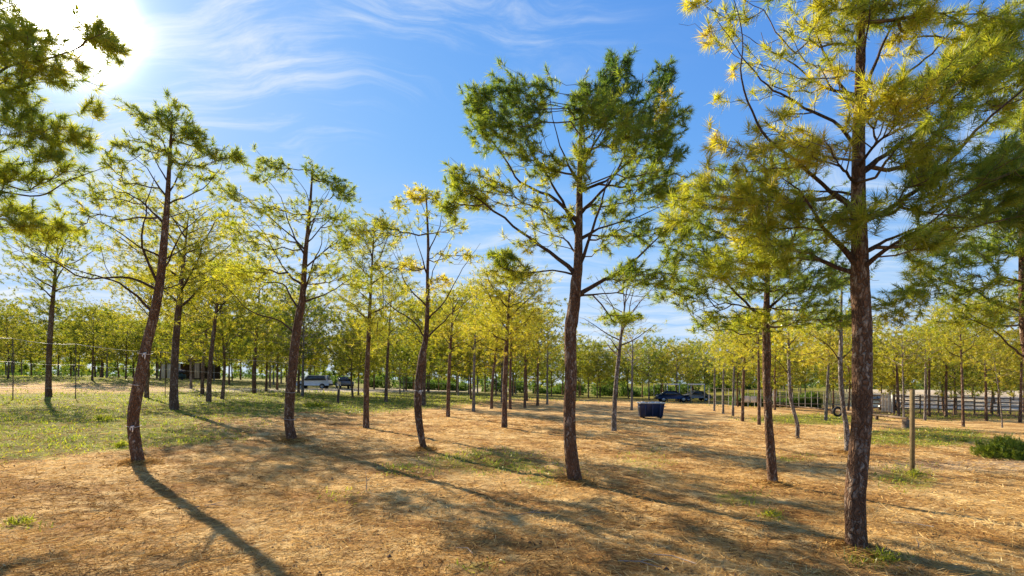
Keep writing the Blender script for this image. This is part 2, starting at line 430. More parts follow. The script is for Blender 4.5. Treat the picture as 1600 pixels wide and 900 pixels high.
r0_ = rng.random(Z.shape)-.5; r0_ = r0_+np.roll(r0_, 1, 0)+np.roll(r0_, 1, 1)+np.roll(np.roll(r0_, 1, 0), 1, 1)
r1_ = np.kron(rng.random((Z.shape[0]//4+1, Z.shape[1]//3+1))-.5, np.ones((4, 3)))[:Z.shape[0], :Z.shape[1]]; r1_ = (r1_+np.roll(r1_, 1, 0)+np.roll(r1_, 2, 0)+np.roll(r1_, 1, 1)+np.roll(r1_, 2, 1))/5
rough = (0.008*r0_+.030*r1_)*(1-sstep(np.abs(YY), 18, 30))
Z = Z+rough
gmask, rmask = masks(XX, YY, Z)
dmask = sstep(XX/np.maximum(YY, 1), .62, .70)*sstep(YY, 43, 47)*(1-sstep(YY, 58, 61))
nx, ny = len(xs), len(ys); I = (np.arange(ny-1)[:, None]*nx+np.arange(nx-1)[None, :]).ravel()
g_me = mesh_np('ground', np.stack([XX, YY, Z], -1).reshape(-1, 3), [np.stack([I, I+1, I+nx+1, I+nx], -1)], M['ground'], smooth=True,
               attrs={'grass': gmask.ravel(), 'road': rmask.ravel(), 'brown_band': dmask.ravel()})
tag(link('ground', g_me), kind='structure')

# ---------------------------------------------------------------- ground cover
def scatter(n, ymin, ymax, power=1.0, xspan=1.15):
    u = rng.random(n)
    if power == 1: Y = ymin*(ymax/ymin)**u
    else:
        e = 1-power; Y = (ymin**e+u*(ymax**e-ymin**e))**(1/e)
    X = (rng.random(n)*2-1)*(Y*xspan+1.2)
    return X, Y
def blades(name, X, Y, Z, ang, tilt, L, W, tint, matn, curve=0.0):
    """thin tapering blades, each two faces; tilt 0 = lying, pi/2 = upright"""
    n = len(X)
    base = np.stack([X, Y, Z], -1)
    dr = np.stack([np.cos(ang)*np.cos(tilt), np.sin(ang)*np.cos(tilt), np.sin(tilt)], -1)
    sd_ = np.stack([-np.sin(ang), np.cos(ang), np.zeros(n)], -1)
    roll = rng.normal(0, .6, n)[:, None]
    up = np.cross(dr, sd_); sd_ = sd_*np.cos(roll)+up*np.sin(roll)
    mid = base+dr*(L*0.55)[:, None]; tip = base+dr*L[:, None]
    if curve: tip = tip+np.stack([np.cos(ang), np.sin(ang), -np.ones(n)], -1)*(L*curve*rng.random(n))[:, None]
    W = W[:, None]
    V = np.stack([base-sd_*W*.5, base+sd_*W*.5, mid+sd_*W*.42, mid-sd_*W*.42, tip], 1).reshape(-1, 3)
    o = np.arange(n)[:, None]*5
    return mesh_np(name, V, [o+np.array([[0, 1, 2, 3]]), o+np.array([[3, 2, 4]])], M[matn], attrs={'tint': np.repeat(tint, 5)})

# fallen needles and straw
n = 230000
X, Y = scatter(n, 1.2, 26, 1.15)
g, r = masks(X, Y, G(X, Y))
keep = (rng.random(n) > g*0.7); X, Y = X[keep], Y[keep]; n = len(X)
patch = 0.5+0.5*np.sin(X*1.3+2*np.sin(Y*.9))*np.sin(Y*1.7+X*.5)
L = rng.uniform(.05, .16, n)*(1+Y/26); W = rng.uniform(.0018, .0036, n)*(1+Y/4.5)
tint = np.clip(rng.normal(.52, .25, n)+.5*(patch-.5), 0, 1)
me = blades('fallen_needles', X, Y, GM(X, Y)+rng.uniform(.000, .022, n), rng.uniform(0, 2*pi, n), rng.normal(.05, .16, n), L, W, tint, 'straw')
tag(link('fallen_needles', me), 'dry orange pine needles and straw lying all over the bare ground', 'needle litter', kind='stuff')
# grass
n = 300000
X, Y = scatter(n, 1.5, 60, 1.05)
g, r = masks(X, Y, G(X, Y))
nz = 0.5+0.5*np.sin(X*2.1+1.5*np.sin(Y*1.4+X*.3))*np.cos(Y*1.9-X*.7+np.sin(X*3.3))
keep = rng.random(n) < np.clip(g*1.25-0.15, 0, 1)*(0.25+0.9*nz**1.5)*(Y < 60); X, Y, nz = X[keep], Y[keep], nz[keep]; n = len(X)
L = rng.uniform(.025, .085, n)*(0.7+.7*nz)*(1+Y/45); W = rng.uniform(.003, .006, n)*(1+Y/5)
tint = np.clip(rng.normal(.60, .13, n)-.24*nz, .22, .9)
me = blades('grass', X, Y, GM(X, Y)-.004, rng.uniform(0, 2*pi, n), rng.uniform(.5, 1.4, n), L, W, tint, 'grass_blade', .5)
tag(link('grass', me), 'short yellow green grass growing in patches between the pines', 'grass', kind='stuff')
# dry clods and cone scales
n = 2600
X, Y = scatter(n, 1.6, 16, 1.4)
s = rng.uniform(.004, .014, n)*np.where(rng.random(n) < .05, 2.2, 1)
for q_, (cx_, cy_) in enumerate(((345, 796), (187, 826), (462, 888), (640, 848), (835, 852), (1268, 770), (975, 800), (300, 770), (1180, 880), (720, 812))):
    gq = ground(cx_, cy_); X[q_*6:q_*6+6] = gq.x+rng.normal(0, .03, 6); Y[q_*6:q_*6+6] = gq.y+rng.normal(0, .02, 6); s[q_*6:q_*6+6] = rng.uniform(.007, .018, 6)
octv = np.array([[1,0,0],[0,1,0],[-1,0,0],[0,-1,0],[0,0,1],[0,0,-1.]])
V = np.stack([X, Y, GM(X, Y)+.004], -1)[:, None]+octv[None]*s[:, None, None]*rng.uniform(.6, 1.4, (n, 6, 1))
F = (np.arange(n)[:, None, None]*6+np.array([[[0,1,4],[1,2,4],[2,3,4],[3,0,4],[1,0,5],[2,1,5],[3,2,5],[0,3,5]]])).reshape(-1, 3)
tag(link('soil_clods', mesh_np('soil_clods', V.reshape(-1, 3), [F], M['stone'])), 'small dark clods and cone scraps on the straw', 'clods', kind='stuff')

# ---------------------------------------------------------------- trees
class Skel:
    def __init__(s): s.p = []; s.par = []; s.r = []; s.k = []; s.pl = []; s.ch = []
    def add(s, pt, par, r, k):
        s.p.append(np.asarray(pt, float)); s.par.append(par); s.r.append(r); s.k.append(k)
        s.pl.append(0.0 if par < 0 else (s.pl[par]+float(np.linalg.norm(s.p[-1]-s.p[par])) if s.k[par] or k else 0.0))
        return len(s.p)-1
    def chain(s, pts, rads, par, k, step=0.12):
        pts = np.asarray(pts, float)
        P_, t_ = catmull(pts, step)
        if k == 1 and len(P_) > 3:
            jit = np.random.default_rng(len(s.p)).normal(0, .16, (len(P_), 3))*step; jit[0] = 0; P_ = P_+np.cumsum(jit, 0)*.5
        R_ = np.interp(t_, np.arange(len(pts)), rads)
        ids = []
        for i, (q, r) in enumerate(zip(P_, R_)):
            if i == 0 and par >= 0: ids.append(par); continue
            par = s.add(q, par, r, k); ids.append(par)
        s.ch.append((k, ids)); return ids
    def nearest(s, pt, kmax=0):
        A = np.array(s.p); d_ = np.linalg.norm(A-np.asarray(pt), axis=1)
        d_[np.array(s.k) > kmax] = 1e9
        return int(np.argmin(d_))
    def grow(s, T, bf=0.45, down=0.8, r0=0.003):
        """join every target to the branch net by the cheapest upward way"""
        T = np.asarray(T, float); N = len(T); ids = np.full(N, -1)
        A = np.array(s.p); PL = np.array(s.pl); K = np.array(s.k)
        pen0 = np.where(K == 0, 0.12, 0.0)
        best = np.full(N, 1e9); bp = np.zeros(N, int)
        for a0 in range(0, len(A), 200):
            D = np.linalg.norm(T[:, None]-A[None, a0:a0+200], axis=2)
            C = D+bf*PL[None, a0:a0+200]+down*np.maximum(0, A[None, a0:a0+200, 2]-T[:, None, 2])+pen0[None, a0:a0+200]
            j = C.argmin(1); c = C[np.arange(N), j]; u = c < best; best[u] = c[u]; bp[u] = j[u]+a0
        left = np.ones(N, bool)
        for _ in range(N):
            i = int(np.argmin(np.where(left, best, 1e8))); left[i] = False
            j = s.add(T[i], int(bp[i]), r0, 2); ids[i] = j
            D = np.linalg.norm(T-T[i], axis=1)+bf*s.pl[j]+down*np.maximum(0, T[i, 2]-T[:, 2])
            u = left & (D < best); best[u] = D[u]; bp[u] = j
        return ids
    def finish(s, r0=0.0028, n=2.3, cap=0.5):
        """pipe-model radii for limbs and twigs"""
        acc = np.zeros(len(s.p))
        for i in range(len(s.p)-1, 0, -1):
            if s.k[i] == 2: 
                r = max(r0, acc[i]**(1/n)); s.r[i] = r
            elif s.k[i] == 1: r = max(s.r[i], min(acc[i]**(1/n), s.r[i]*1.4))
            else: r = s.r[i]
            if s.k[i] == 1: s.r[i] = r
            q = s.par[i]
            if q >= 0: acc[q] += r**n
        for i in range(len(s.p)):
            q = s.par[i]
            if s.k[i] == 2 and q >= 0: s.r[i] = min(s.r[i], s.r[q]*0.85)

def tufts(pos, dr, tint, K, L, W, spread=(18, 80), back=.14, rg=rng):
    n = len(pos); Ks = np.maximum(4, (K*rg.uniform(.6, 1.35, n)).astype(int)); idx = np.repeat(np.arange(n), Ks); m_ = len(idx)
    d_ = dr[idx]; ref = np.where(np.abs(d_[:, 2:3]) < .9, np.array([[0, 0, 1.]]), np.array([[1., 0, 0]]))
    u = np.cross(d_, ref); u /= np.linalg.norm(u, axis=1)[:, None]; v = np.cross(d_, u)
    tt = rg.random(m_); th = np.radians(spread[0]+(spread[1]-spread[0])*(1-tt)**.8*rg.uniform(.6, 1, m_)+rg.normal(0, 8, m_)); ph = rg.random(m_)*2*pi
    nd = np.cos(th)[:, None]*d_+np.sin(th)[:, None]*(np.cos(ph)[:, None]*u+np.sin(ph)[:, None]*v)
    ls = (L*rg.uniform(.55, 1.1, m_)*(rg.uniform(.7, 1.2, n)[idx]))[:, None]
    b = pos[idx]+d_*((tt-1)*back)[:, None]
    rv = rg.normal(size=(m_, 3)); sdv = np.cross(nd, rv); sdv /= np.linalg.norm(sdv, axis=1)[:, None]+1e-9
    tip = b+nd*ls; tip[:, 2] -= .10*ls[:, 0]
    V = np.stack([b-sdv*W/2, b+sdv*W/2, tip], 1).reshape(-1, 3)
    t3 = np.repeat(np.clip(tint[idx]+rg.normal(0, .06, m_), 0, 1), 3)
    return V, np.arange(m_*3).reshape(-1, 3), t3

def dirs(s, ids, up=0.35, rnd_=.35, rg=rng):
    A = np.array(s.p); pr = np.array(s.par)[ids]
    d_ = A[ids]-A[pr]; d_ /= np.linalg.norm(d_, axis=1)[:, None]+1e-9
    d_ = d_+np.array([0, 0, up])+rg.normal(0, rnd_, d_.shape); d_ /= np.linalg.norm(d_, axis=1)[:, None]+1e-9
    return A[ids], d_

def emit_tree(s, name, org, sel, tint, K, L, W, bark, label, cat='tree', group=None, sides=18, bump_=0.05, limb_min=0.012, needle='needles', twig='twig', r0=.0028, r_pow=2.3, limbs=True, lsides=7, simple=False, spread=(18, 80), back=.14):
    """trunk, single branches, joined twigs and the needle crown, under one empty"""
    s.finish(r0, r_pow)
    org = np.asarray(org, float)
    root = link(name, None, loc=org); tag(root, label, cat, group)
    A = np.array(s.p); R = np.array(s.r); par = np.array(s.par); K_ = np.array(s.k)
    seed = float(abs(org[0])*3.1+org[1])
    k0, ids0 = s.ch[0]
    mb = MB(); mb.tube(A[ids0], R[ids0], sides, noise=bump_, seed=seed)
    mb.build('trunk', M[bark], root, smooth=True, org=org)
    rest = MB()
    for k, ids in s.ch[1:]:
        tgt = rest if not limbs else MB()
        tgt.tube(A[ids], np.r_[min(R[ids[0]], R[ids[1]]*1.25), R[ids[1:]]], lsides, noise=.04, seed=seed+ids[1])
        if limbs: tgt.build('branch', M['bark_limb'], root, smooth=True, org=org)
    tw = np.where(K_ == 2)[0]
    if len(tw):
        pa = A[par[tw]]; pb = A[tw]; ra = np.minimum(R[par[tw]], R[tw]*1.25); rb = R[tw]
        if simple: rest.prisms(pa, pb, ra, rb)
        else:
            Ld = np.linalg.norm(pb-pa, axis=1)[:, None]
            rg = np.random.default_rng(int(seed*10)+3)
            md = (pa+pb)/2+rg.normal(0, .05, pa.shape)*Ld-np.array([0, 0, .07])*Ld
            rest.prisms(pa, md, ra, (ra+rb)/2); rest.prisms(md, pb, (ra+rb)/2, rb)
    if rest.n:
        o = rest.build('twigs', M[twig], root, org=org); o['kind'] = 'stuff'
    if len(sel):
        pos, dr = dirs(s, sel)
        V, F, t3 = tufts(pos, dr, tint, K, L, W, spread=spread, back=back)
        o = link('crown', mesh_np('crown', V-org, [F], M[needle], attrs={'tint': t3}), root); o['kind'] = 'stuff'
    return root

BASES = []
def hero(name, Y, trunk, limbs, clumps, label, K, L, W, bark='bark', dens=1.0, tw=1.0, dspread=1.0, needle='needles_near', bf=.42, ws=.85, group=None, lean=0.0, fill=0.0, seed=1, spread=(12, 100), r0=.0036):
    """a tree drawn from the photo: trunk and limbs as lines (x, y, width), crown as clumps (x, y, rx, ry, number, tint, depth)"""
    rg = np.random.default_rng(seed)
    px = Y/800
    s = Skel()
    tp = [P(x, y, Y+lean*(trunk[0][1]-y)*px) for x, y, w_ in trunk]
    base = tp[0].copy(); gz = float(GM(base.x, base.y)); tp[0] = Vector((tp[0].x, tp[0].y, gz-.12))
    fw = 1/math.sqrt(1+(tp[0].x/Y)**2)
    rr = [w_*px/2*fw*ws for x, y, w_ in trunk]
    k0 = tp[0]; up_ = tp[1]-k0; hh = .22/max(.05, up_.z)
    if hh < .8: tp.insert(1, k0+up_*hh); rr.insert(1, rr[0]*.98)
    tp.insert(1, k0+(tp[1]-k0)*.55); rr.insert(1, rr[0]*1.10)
    rr[0] *= 1.5; BASES.append((base.x, base.y, rr[2]))
    s.chain(tp, rr, -1, 0, 0.06 if Y < 15 else .14)
    for lb in limbs:
        pts, w_, dz = lb
        j = s.nearest(P(pts[0][0], pts[0][1], Y))
        n = len(pts); Q = [Vector(s.p[j])]
        for i in range(1, n): Q.append(P(pts[i][0], pts[i][1], Y+dz*(i/(n-1))))
        Q = [Q[0]]+[q+Vector(rg.normal(0, 5*px, 3))*(1, .5)[i == n-2] for i, q in enumerate(Q[1:])]
        s.chain(Q, [w_*px/2*fw*(.38+.5*ws)*(1-.88*(i/(n-1))**.7) for i in range(n)], j, 1, .10 if Y < 8 else .18)
    T = []; TT = []
    for c in clumps:
        cx, cy, rx, ry, nn, ti = c[:6]; dz = c[6] if len(c) > 6 else 0.0
        nn = int(nn*dens)
        u = rg.normal(size=(nn, 3)); u /= np.linalg.norm(u, axis=1)[:, None]; u *= (.86*rg.random(nn)**(1/2.2))[:, None]
        dd = dz+u[:, 1]*max(rx, ry)*1.1*px*dspread+np.clip(rg.normal(0, .12*dspread, nn), -.25, .25)*(Y/6)
        Yp = Y+dd
        xx = cx+u[:, 0]*rx; yy = cy-u[:, 2]*ry
        T.append(np.stack([(xx-800)*Y/800, Yp, EYE+(600-yy)*Y/800], -1)); TT.append(np.clip(rg.normal(ti, .09, nn), 0, 1))
    T = np.concatenate(T); TT = np.concatenate(TT)
    ids = s.grow(T, bf)
    kp = rg.random(len(ids)) > .22; ids = ids[kp]; TT = TT[kp]
    return emit_tree(s, name, (base.x, base.y, gz), ids, TT, K, L, W, bark, label, sides=26 if Y < 15 else 14, needle=needle, group=group, spread=spread, r0=r0, back=L*.9)

# ---- the large pine at the right
hero('pine_tree', depth(1340, 860),
 [(1340,860,40),(1337,830,38),(1336,780,37),(1341,720,37),(1346,660,36),(1347,600,36),(1347,520,35),(1344,440,34),(1343,405,31),(1342,340,27),(1341,280,25),(1342,200,22),(1343,140,18),(1345,60,15),(1347,0,12),(1350,-60,8),(1352,-110,4)],
 [([(1330,425),(1310,375),(1290,345),(1262,310),(1235,270)],15,-.5), ([(1332,430),(1290,410),(1255,390),(1225,380),(1190,350)],11,.4),
  ([(1350,425),(1375,400),(1400,383),(1440,350),(1480,320)],15,-.5), ([(1345,270),(1390,235),(1450,205),(1520,150),(1600,95),(1680,50)],13,.3),
  ([(1348,350),(1400,315),(1450,270),(1520,200),(1600,130),(1680,70)],14,-.7), ([(1341,190),(1312,140),(1288,85),(1272,30),(1268,-30)],10,.3),
  ([(1341,150),(1290,128),(1240,105),(1190,72),(1150,40)],7,.5), ([(1341,240),(1295,200),(1240,160),(1200,130),(1165,95),(1120,20)],9,-.3),
  ([(1341,330),(1275,290),(1215,250),(1180,190),(1155,140),(1138,60),(1130,-10)],10,-.5), ([(1343,175),(1365,120),(1385,60),(1400,0),(1410,-50)],11,.2),
  ([(1343,195),(1420,115),(1480,50),(1530,-20)],9,.5), ([(1342,310),(1300,300),(1240,300),(1160,300),(1120,280)],7,.5), ([(1343,400),(1420,370),(1500,330),(1580,310)],9,.4),
  ([(1344,130),(1350,60),(1362,-20)],8,-.2),([(1341,260),(1360,230),(1390,190),(1405,150)],7,-1.0),([(1341,285),(1315,250),(1290,220)],7,-1.1),([(1343,390),(1330,330),(1300,310)],6,-1.0)],
 [(1395,190,70,32,62,.52,-.8),(1300,215,60,35,50,.70,-.7),(1330,235,40,25,20,.74,-.8),(1205,195,40,30,16,.74),(1180,255,70,30,42,.74,-.3),(1250,262,50,28,30,.78,-.3),
  (1155,320,60,45,60,.66,-.2),(1230,330,55,38,50,.60),(1165,365,45,35,45,.62,-.2),(1290,360,50,35,40,.50,-.4),(1180,405,45,24,40,.58,-.2),(1110,250,22,45,10,.80),(1240,400,50,30,20,.45,.3),
  (1400,325,55,40,50,.48,-.4),(1450,262,55,40,50,.46),(1520,300,65,42,75,.38,-.4),(1560,250,60,40,60,.42),(1480,350,55,35,40,.42),(1590,330,40,45,45,.36),(1600,250,40,40,30,.40,.3),
  (1480,190,40,28,22,.55),(1495,98,40,32,34,.62),(1545,70,42,32,42,.56),(1585,55,40,40,36,.50),(1420,50,28,45,26,.72),(1560,160,50,30,20,.55),
  (1300,25,55,35,36,.66),(1370,15,60,35,46,.52),(1240,50,60,45,14,.62),(1150,25,50,28,14,.64),(1080,15,18,26,8,.70),(1115,60,30,30,6,.85),(1180,100,50,45,8,.66),(1380,-70,90,45,50,.5),(1240,-50,90,40,26,.55),
  (1280,120,40,45,9,.8),(1130,160,40,50,5,.75),(1095,300,34,40,24,.62),(1060,330,26,40,14,.55),(1120,420,40,24,24,.56),(1240,130,60,50,14,.6),(1310,80,40,50,16,.6),(1340,285,60,30,34,.52,-.9),(1372,400,35,25,16,.5,-.6),(1440,400,50,28,16,.42),(1450,130,60,60,14,.6),(1650,150,60,90,50,.5),(1575,30,55,30,40,.50),(1500,40,40,34,22,.6),(1440,15,40,25,22,.6),(1540,120,60,24,30,.52),(1600,110,40,40,30,.5)],
 'largest pine with thick rough reddish trunk and yellow green needle clusters on the right', 66, .14, .0062, dens=1.5, ws=.92, seed=11)

# ---- the tall pine in the middle
hero('pine_tree', depth(900, 753),
 [(900,755,29),(894,720,27),(890,680,25),(890,640,24),(892,580,24),(891,520,24),(893,503,26),(898,470,23),(900,440,21),(903,420,19),(904,380,16),(905,330,14),(906,270,11),(908,200,7),(911,165,4),(912,140,2)],
 [([(898,428),(860,395),(800,355),(750,320),(715,300)],10,0), ([(898,430),(870,420),(830,417),(790,412)],5,-.6), ([(903,465),(940,430),(980,400),(1020,375),(1060,345)],11,.3),
  ([(905,420),(920,380),(940,330),(955,290),(968,255)],9,-.3), ([(904,375),(890,330),(870,300),(845,240),(820,190),(800,145)],9,.2), ([(905,373),(930,355),(970,345),(1010,335),(1045,320)],6,-.7),
  ([(904,345),(860,310),(820,280),(780,230),(750,190),(735,165)],8,.5), ([(905,335),(940,300),(975,240),(990,180),(1000,120)],8,.3), ([(900,462),(940,458),(990,463),(1030,455)],4,.8),
  ([(905,290),(880,250),(865,200),(860,140)],6,-.4), ([(905,270),(930,220),(945,170),(950,110)],6,.1), ([(905,300),(960,270),(1010,210),(1030,140)],6,.8),([(904,400),(870,370),(840,360),(800,330)],5,1.0)],
 [(745,160,32,28,38,.32),(790,145,42,32,48,.32),(760,205,42,32,38,.36),(805,200,50,38,40,.38),(835,165,36,36,24,.38),(850,140,30,24,14,.34),(900,175,28,38,22,.34),(912,138,16,20,12,.3),(950,118,22,32,26,.12),(975,110,18,28,20,.12),
  (935,165,45,36,44,.22),(985,165,48,36,48,.24),(1033,125,22,32,28,.14),(1045,185,36,36,32,.40),(1000,220,58,38,54,.34),(928,215,42,32,26,.46,-.9),(960,250,46,38,28,.46,-.9),(1040,240,36,46,44,.36),
  (1000,290,56,36,40,.38),(1050,300,38,28,26,.48),(1032,170,20,18,10,.85),(905,270,18,70,26,.50,-.4),(860,262,38,26,26,.5),(815,240,46,28,24,.48),(742,300,38,28,30,.56),(712,285,22,32,26,.48),
  (775,290,40,26,16,.55),(702,325,22,20,14,.5),(830,318,48,26,16,.6),(870,345,40,22,12,.55),(785,412,30,16,26,.44,-.3),(805,435,44,14,12,.58,-.3),(1000,365,48,26,24,.42),(1055,355,36,26,26,.45),(985,425,48,22,26,.42),
  (1040,440,46,24,24,.42),(960,325,40,24,16,.45),(950,380,40,20,10,.5),(990,485,45,12,22,.45,.9),(1055,400,30,24,14,.45),(830,370,60,26,12,.6)],
 'tall green pine in the middle with dark straight trunk forking into many limbs', 56, .13, .0085, ws=.78, dens=3.0, seed=5)

# ---- the pine between the middle one and the largest
hero('pine_tree', depth(1209, 758),
 [(1209,760,23),(1205,720,21),(1201,660,18),(1198,600,17),(1198,555,19),(1197,500,17),(1198,470,13),(1199,430,11),(1200,380,9),(1202,320,7),(1205,260,4),(1206,220,2.5)],
 [([(1195,495),(1170,470),(1130,445),(1100,425),(1050,395)],9,0), ([(1199,495),(1225,465),(1245,440),(1268,410)],9,.2), ([(1194,485),(1150,475),(1120,480),(1085,490)],4,-.7), ([(1199,482),(1240,490),(1295,487)],5,.4),
  ([(1198,440),(1170,410),(1150,370),(1140,330)],6,.6), ([(1199,430),(1225,390),(1250,350),(1262,310)],6,-.5), ([(1200,380),(1180,330),(1150,290)],5,.3),([(1199,400),(1120,370),(1070,340)],5,-.4),([(1201,350),(1230,300),(1240,260)],4,.4)],
 [(1100,405,48,36,60,.44),(1068,455,48,32,50,.44),(1110,500,56,22,34,.46),(1150,440,48,36,40,.45),(1252,450,58,46,70,.36),(1290,490,56,26,42,.38),(1180,375,66,44,66,.42),(1245,385,48,44,50,.40),
  (1098,350,48,42,48,.42),(1200,300,76,44,70,.44),(1130,290,56,36,46,.44),(1300,430,56,46,60,.36),(1195,505,66,22,46,.56),(1060,380,40,40,20,.44),(1230,250,50,30,30,.42),(1300,340,60,60,50,.36),(1200,440,60,30,30,.42),(1320,500,40,16,12,.4)],
 'green pine with slim dark trunk between the tall middle pine and the largest pine', 46, .13, .0088, ws=.74, dens=2.4, seed=6, dspread=1.1)

# ---- the pine whose limbs reach in from the right edge
hero('pine_tree', depth(1640, 792),
 [(1640,792,26),(1628,720,24),(1618,640,22),(1609,570,20),(1601,530,18),(1598,480,16),(1597,400,14),(1597,300,12),(1598,220,10),(1600,150,7),(1602,60,4)],
 [([(1612,560),(1590,540),(1550,520),(1520,498),(1503,480)],7,-.3), ([(1600,490),(1560,470),(1510,457),(1470,440),(1450,410)],8,.3), ([(1598,440),(1560,425),(1530,405)],5,-.6), ([(1597,380),(1550,340),(1500,325)],6,.4),
  ([(1597,420),(1640,380),(1690,340)],7,.2), ([(1597,300),(1560,260),(1530,210)],5,-.3),([(1597,260),(1630,200),(1660,150)],5,.3),([(1600,500),(1640,470),(1700,440)],7,-.3)],
 [(1450,440,46,30,42,.46),(1520,450,55,34,50,.44),(1552,490,46,24,26,.5),(1500,400,56,34,56,.40),(1570,380,48,36,56,.36),(1405,470,46,24,34,.44),(1400,500,30,20,12,.6),(1560,320,60,50,60,.38),(1590,200,40,50,36,.42),(1600,450,40,40,30,.4),(1500,500,50,14,16,.55),
  (1440,380,40,30,26,.42),(1660,350,60,80,70,.4),(1650,200,60,80,60,.42)],
 'dark pine cut by the right edge with long limbs reaching over the fence', 44, .135, .0088, dens=2.1, seed=8, dspread=1.1)

# ---- the leaning tree with white ties at the left
T1 = hero('pine_tree', depth(218, 723),
 [(217,722,25),(211,690,24),(208,655,23),(213,620,24),(219,592,24),(224,565,22),(230,535,20),(241,490,19),(250,440,17),(257,370,14),(261,320,11),(264,270,8),(267,220,6),(269,178,3)],
 [([(232,490),(200,455),(150,430),(100,415),(30,390)],7,-.4), ([(240,452),(190,435),(140,425),(60,400),(-10,368)],7,.3), ([(250,402),(215,380),(180,360),(140,335)],6,-.3), ([(243,445),(228,390),(222,340),(235,300),(245,275)],7,-.4),
  ([(250,405),(290,385),(345,368)],4,.4), ([(247,435),(275,390),(300,350),(335,325)],5,-.3), ([(246,452),(290,435),(360,405)],4,.2), ([(257,350),(235,320),(200,300),(150,265)],5,.5), ([(260,320),(300,300),(340,280),(368,240)],4,-.2),
  ([(263,285),(240,240),(218,195)],4,.1), ([(262,302),(290,250),(312,215)],4,.3), ([(266,250),(255,205),(250,175)],3,-.2),([(258,340),(300,325),(350,300)],3,.5),([(261,310),(230,270),(190,230)],4,-.4)],
 [(218,186,16,26,18,.52),(250,182,26,26,22,.46),(288,195,34,28,30,.46),(312,222,24,22,26,.48),(270,225,46,26,18,.52),(232,235,36,24,18,.5),(300,262,40,22,14,.5),(280,165,14,14,8,.48),(343,243,22,13,14,.48),(370,243,12,14,12,.48),(325,262,30,16,7,.55),(195,225,26,18,12,.56),
  (180,255,26,22,16,.54),(200,285,34,26,10,.58),(160,320,56,34,20,.56),(115,350,46,34,24,.54),(60,365,50,22,28,.52),(215,350,40,30,6,.6),(60,400,40,15,12,.55),(290,290,40,30,4,.6),(130,290,40,26,16,.54)],
 'leaning dark pine with two white ties around its curved trunk on the left', 40, .13, .0095, dens=2.3, ws=.86, seed=13)

# ---- the pine overhanging from the left edge
hero('pine_tree', 6.3,
 [(-140,775,40),(-145,600,38),(-135,400,34),(-120,200,28),(-100,60,20),(-90,-80,10),(-85,-150,5)],
 [([(-130,255),(-60,270),(0,300),(75,313),(130,300),(180,270)],11,0), ([(-125,160),(-60,140),(0,110),(60,90),(110,62),(160,50)],9,-.2), ([(-130,345),(-60,332),(0,340),(60,350),(100,365)],9,.3), ([(-120,210),(-40,200),(40,190),(100,190)],7,.4),
  ([(-110,100),(-40,40),(20,15),(60,5)],7,.2), ([(-125,300),(-60,240),(0,210),(60,200)],6,-.4)],
 [(160,58,22,32,36,.62),(186,75,8,14,8,.62),(60,58,46,26,32,.60),(28,90,46,36,40,.58),(82,108,38,26,28,.54),(20,132,46,36,40,.50),(140,108,26,12,8,.56),(30,180,38,34,34,.46),(100,200,36,26,22,.48),(60,222,46,26,36,.50),
  (120,212,22,22,14,.52),(28,270,46,26,34,.46),(88,250,36,18,18,.48),(20,322,56,22,28,.52),(60,352,56,20,34,.54),(150,168,26,18,8,.54),(0,8,40,26,22,.58),(12,50,26,20,14,.6),(-80,100,70,90,80,.5),(-80,260,70,80,80,.48),(-60,350,60,30,30,.5),(-90,-30,70,60,50,.52)],
 'pine overhanging from the left edge with drooping brown green needle clusters', 64, .135, .0070, dens=2.0, seed=17)

# ---- the broad pine right of it
T2 = hero('pine_tree', depth(457, 690),
 [(457,692,22),(452,660,20),(453,620,21),(457,580,20),(462,530,19),(468,490,17),(473,460,13),(477,400,10),(482,350,7),(486,300,5),(488,262,3)],
 [([(462,522),(430,500),(390,475),(350,450),(305,428)],5,-.3), ([(468,485),(440,455),(410,440),(380,425)],5,.3), ([(472,472),(510,450),(555,425)],5,.2), ([(473,465),(495,410),(500,380),(512,325)],5,-.3), ([(474,445),(450,410),(410,370),(385,335)],5,.2),
  ([(477,400),(450,360),(430,310),(405,270)],4,-.3), ([(480,380),(500,330),(522,285)],4,.3), ([(476,420),(520,380),(555,348)],4,-.2), ([(483,330),(470,290),(448,262)],3,.1),([(478,390),(430,350),(380,300),(350,288)],4,.5),([(479,380),(520,340),(545,300)],3,.6)],
 [(430,262,32,15,28,.50),(402,275,14,16,12,.52),(350,290,22,13,12,.56),(332,302,14,10,8,.56),(372,312,20,16,10,.56),(492,268,20,16,18,.44),(540,300,24,18,26,.40),(525,285,20,14,12,.42),(420,330,38,24,26,.54),(480,330,46,34,20,.54),
  (530,342,36,26,26,.50),(400,385,46,34,34,.58),(370,355,38,24,16,.58),(450,380,40,26,12,.60),(540,385,26,24,18,.54),(515,420,36,26,24,.56),(360,425,40,24,26,.60),(560,440,26,16,12,.56),(480,430,40,22,12,.6),(400,430,36,20,12,.6)],
 'broad oval pine with forked crown standing beside the leaning tied pine', 30, .13, .0115, ws=.76, dens=4.0, seed=19, dspread=1.1)

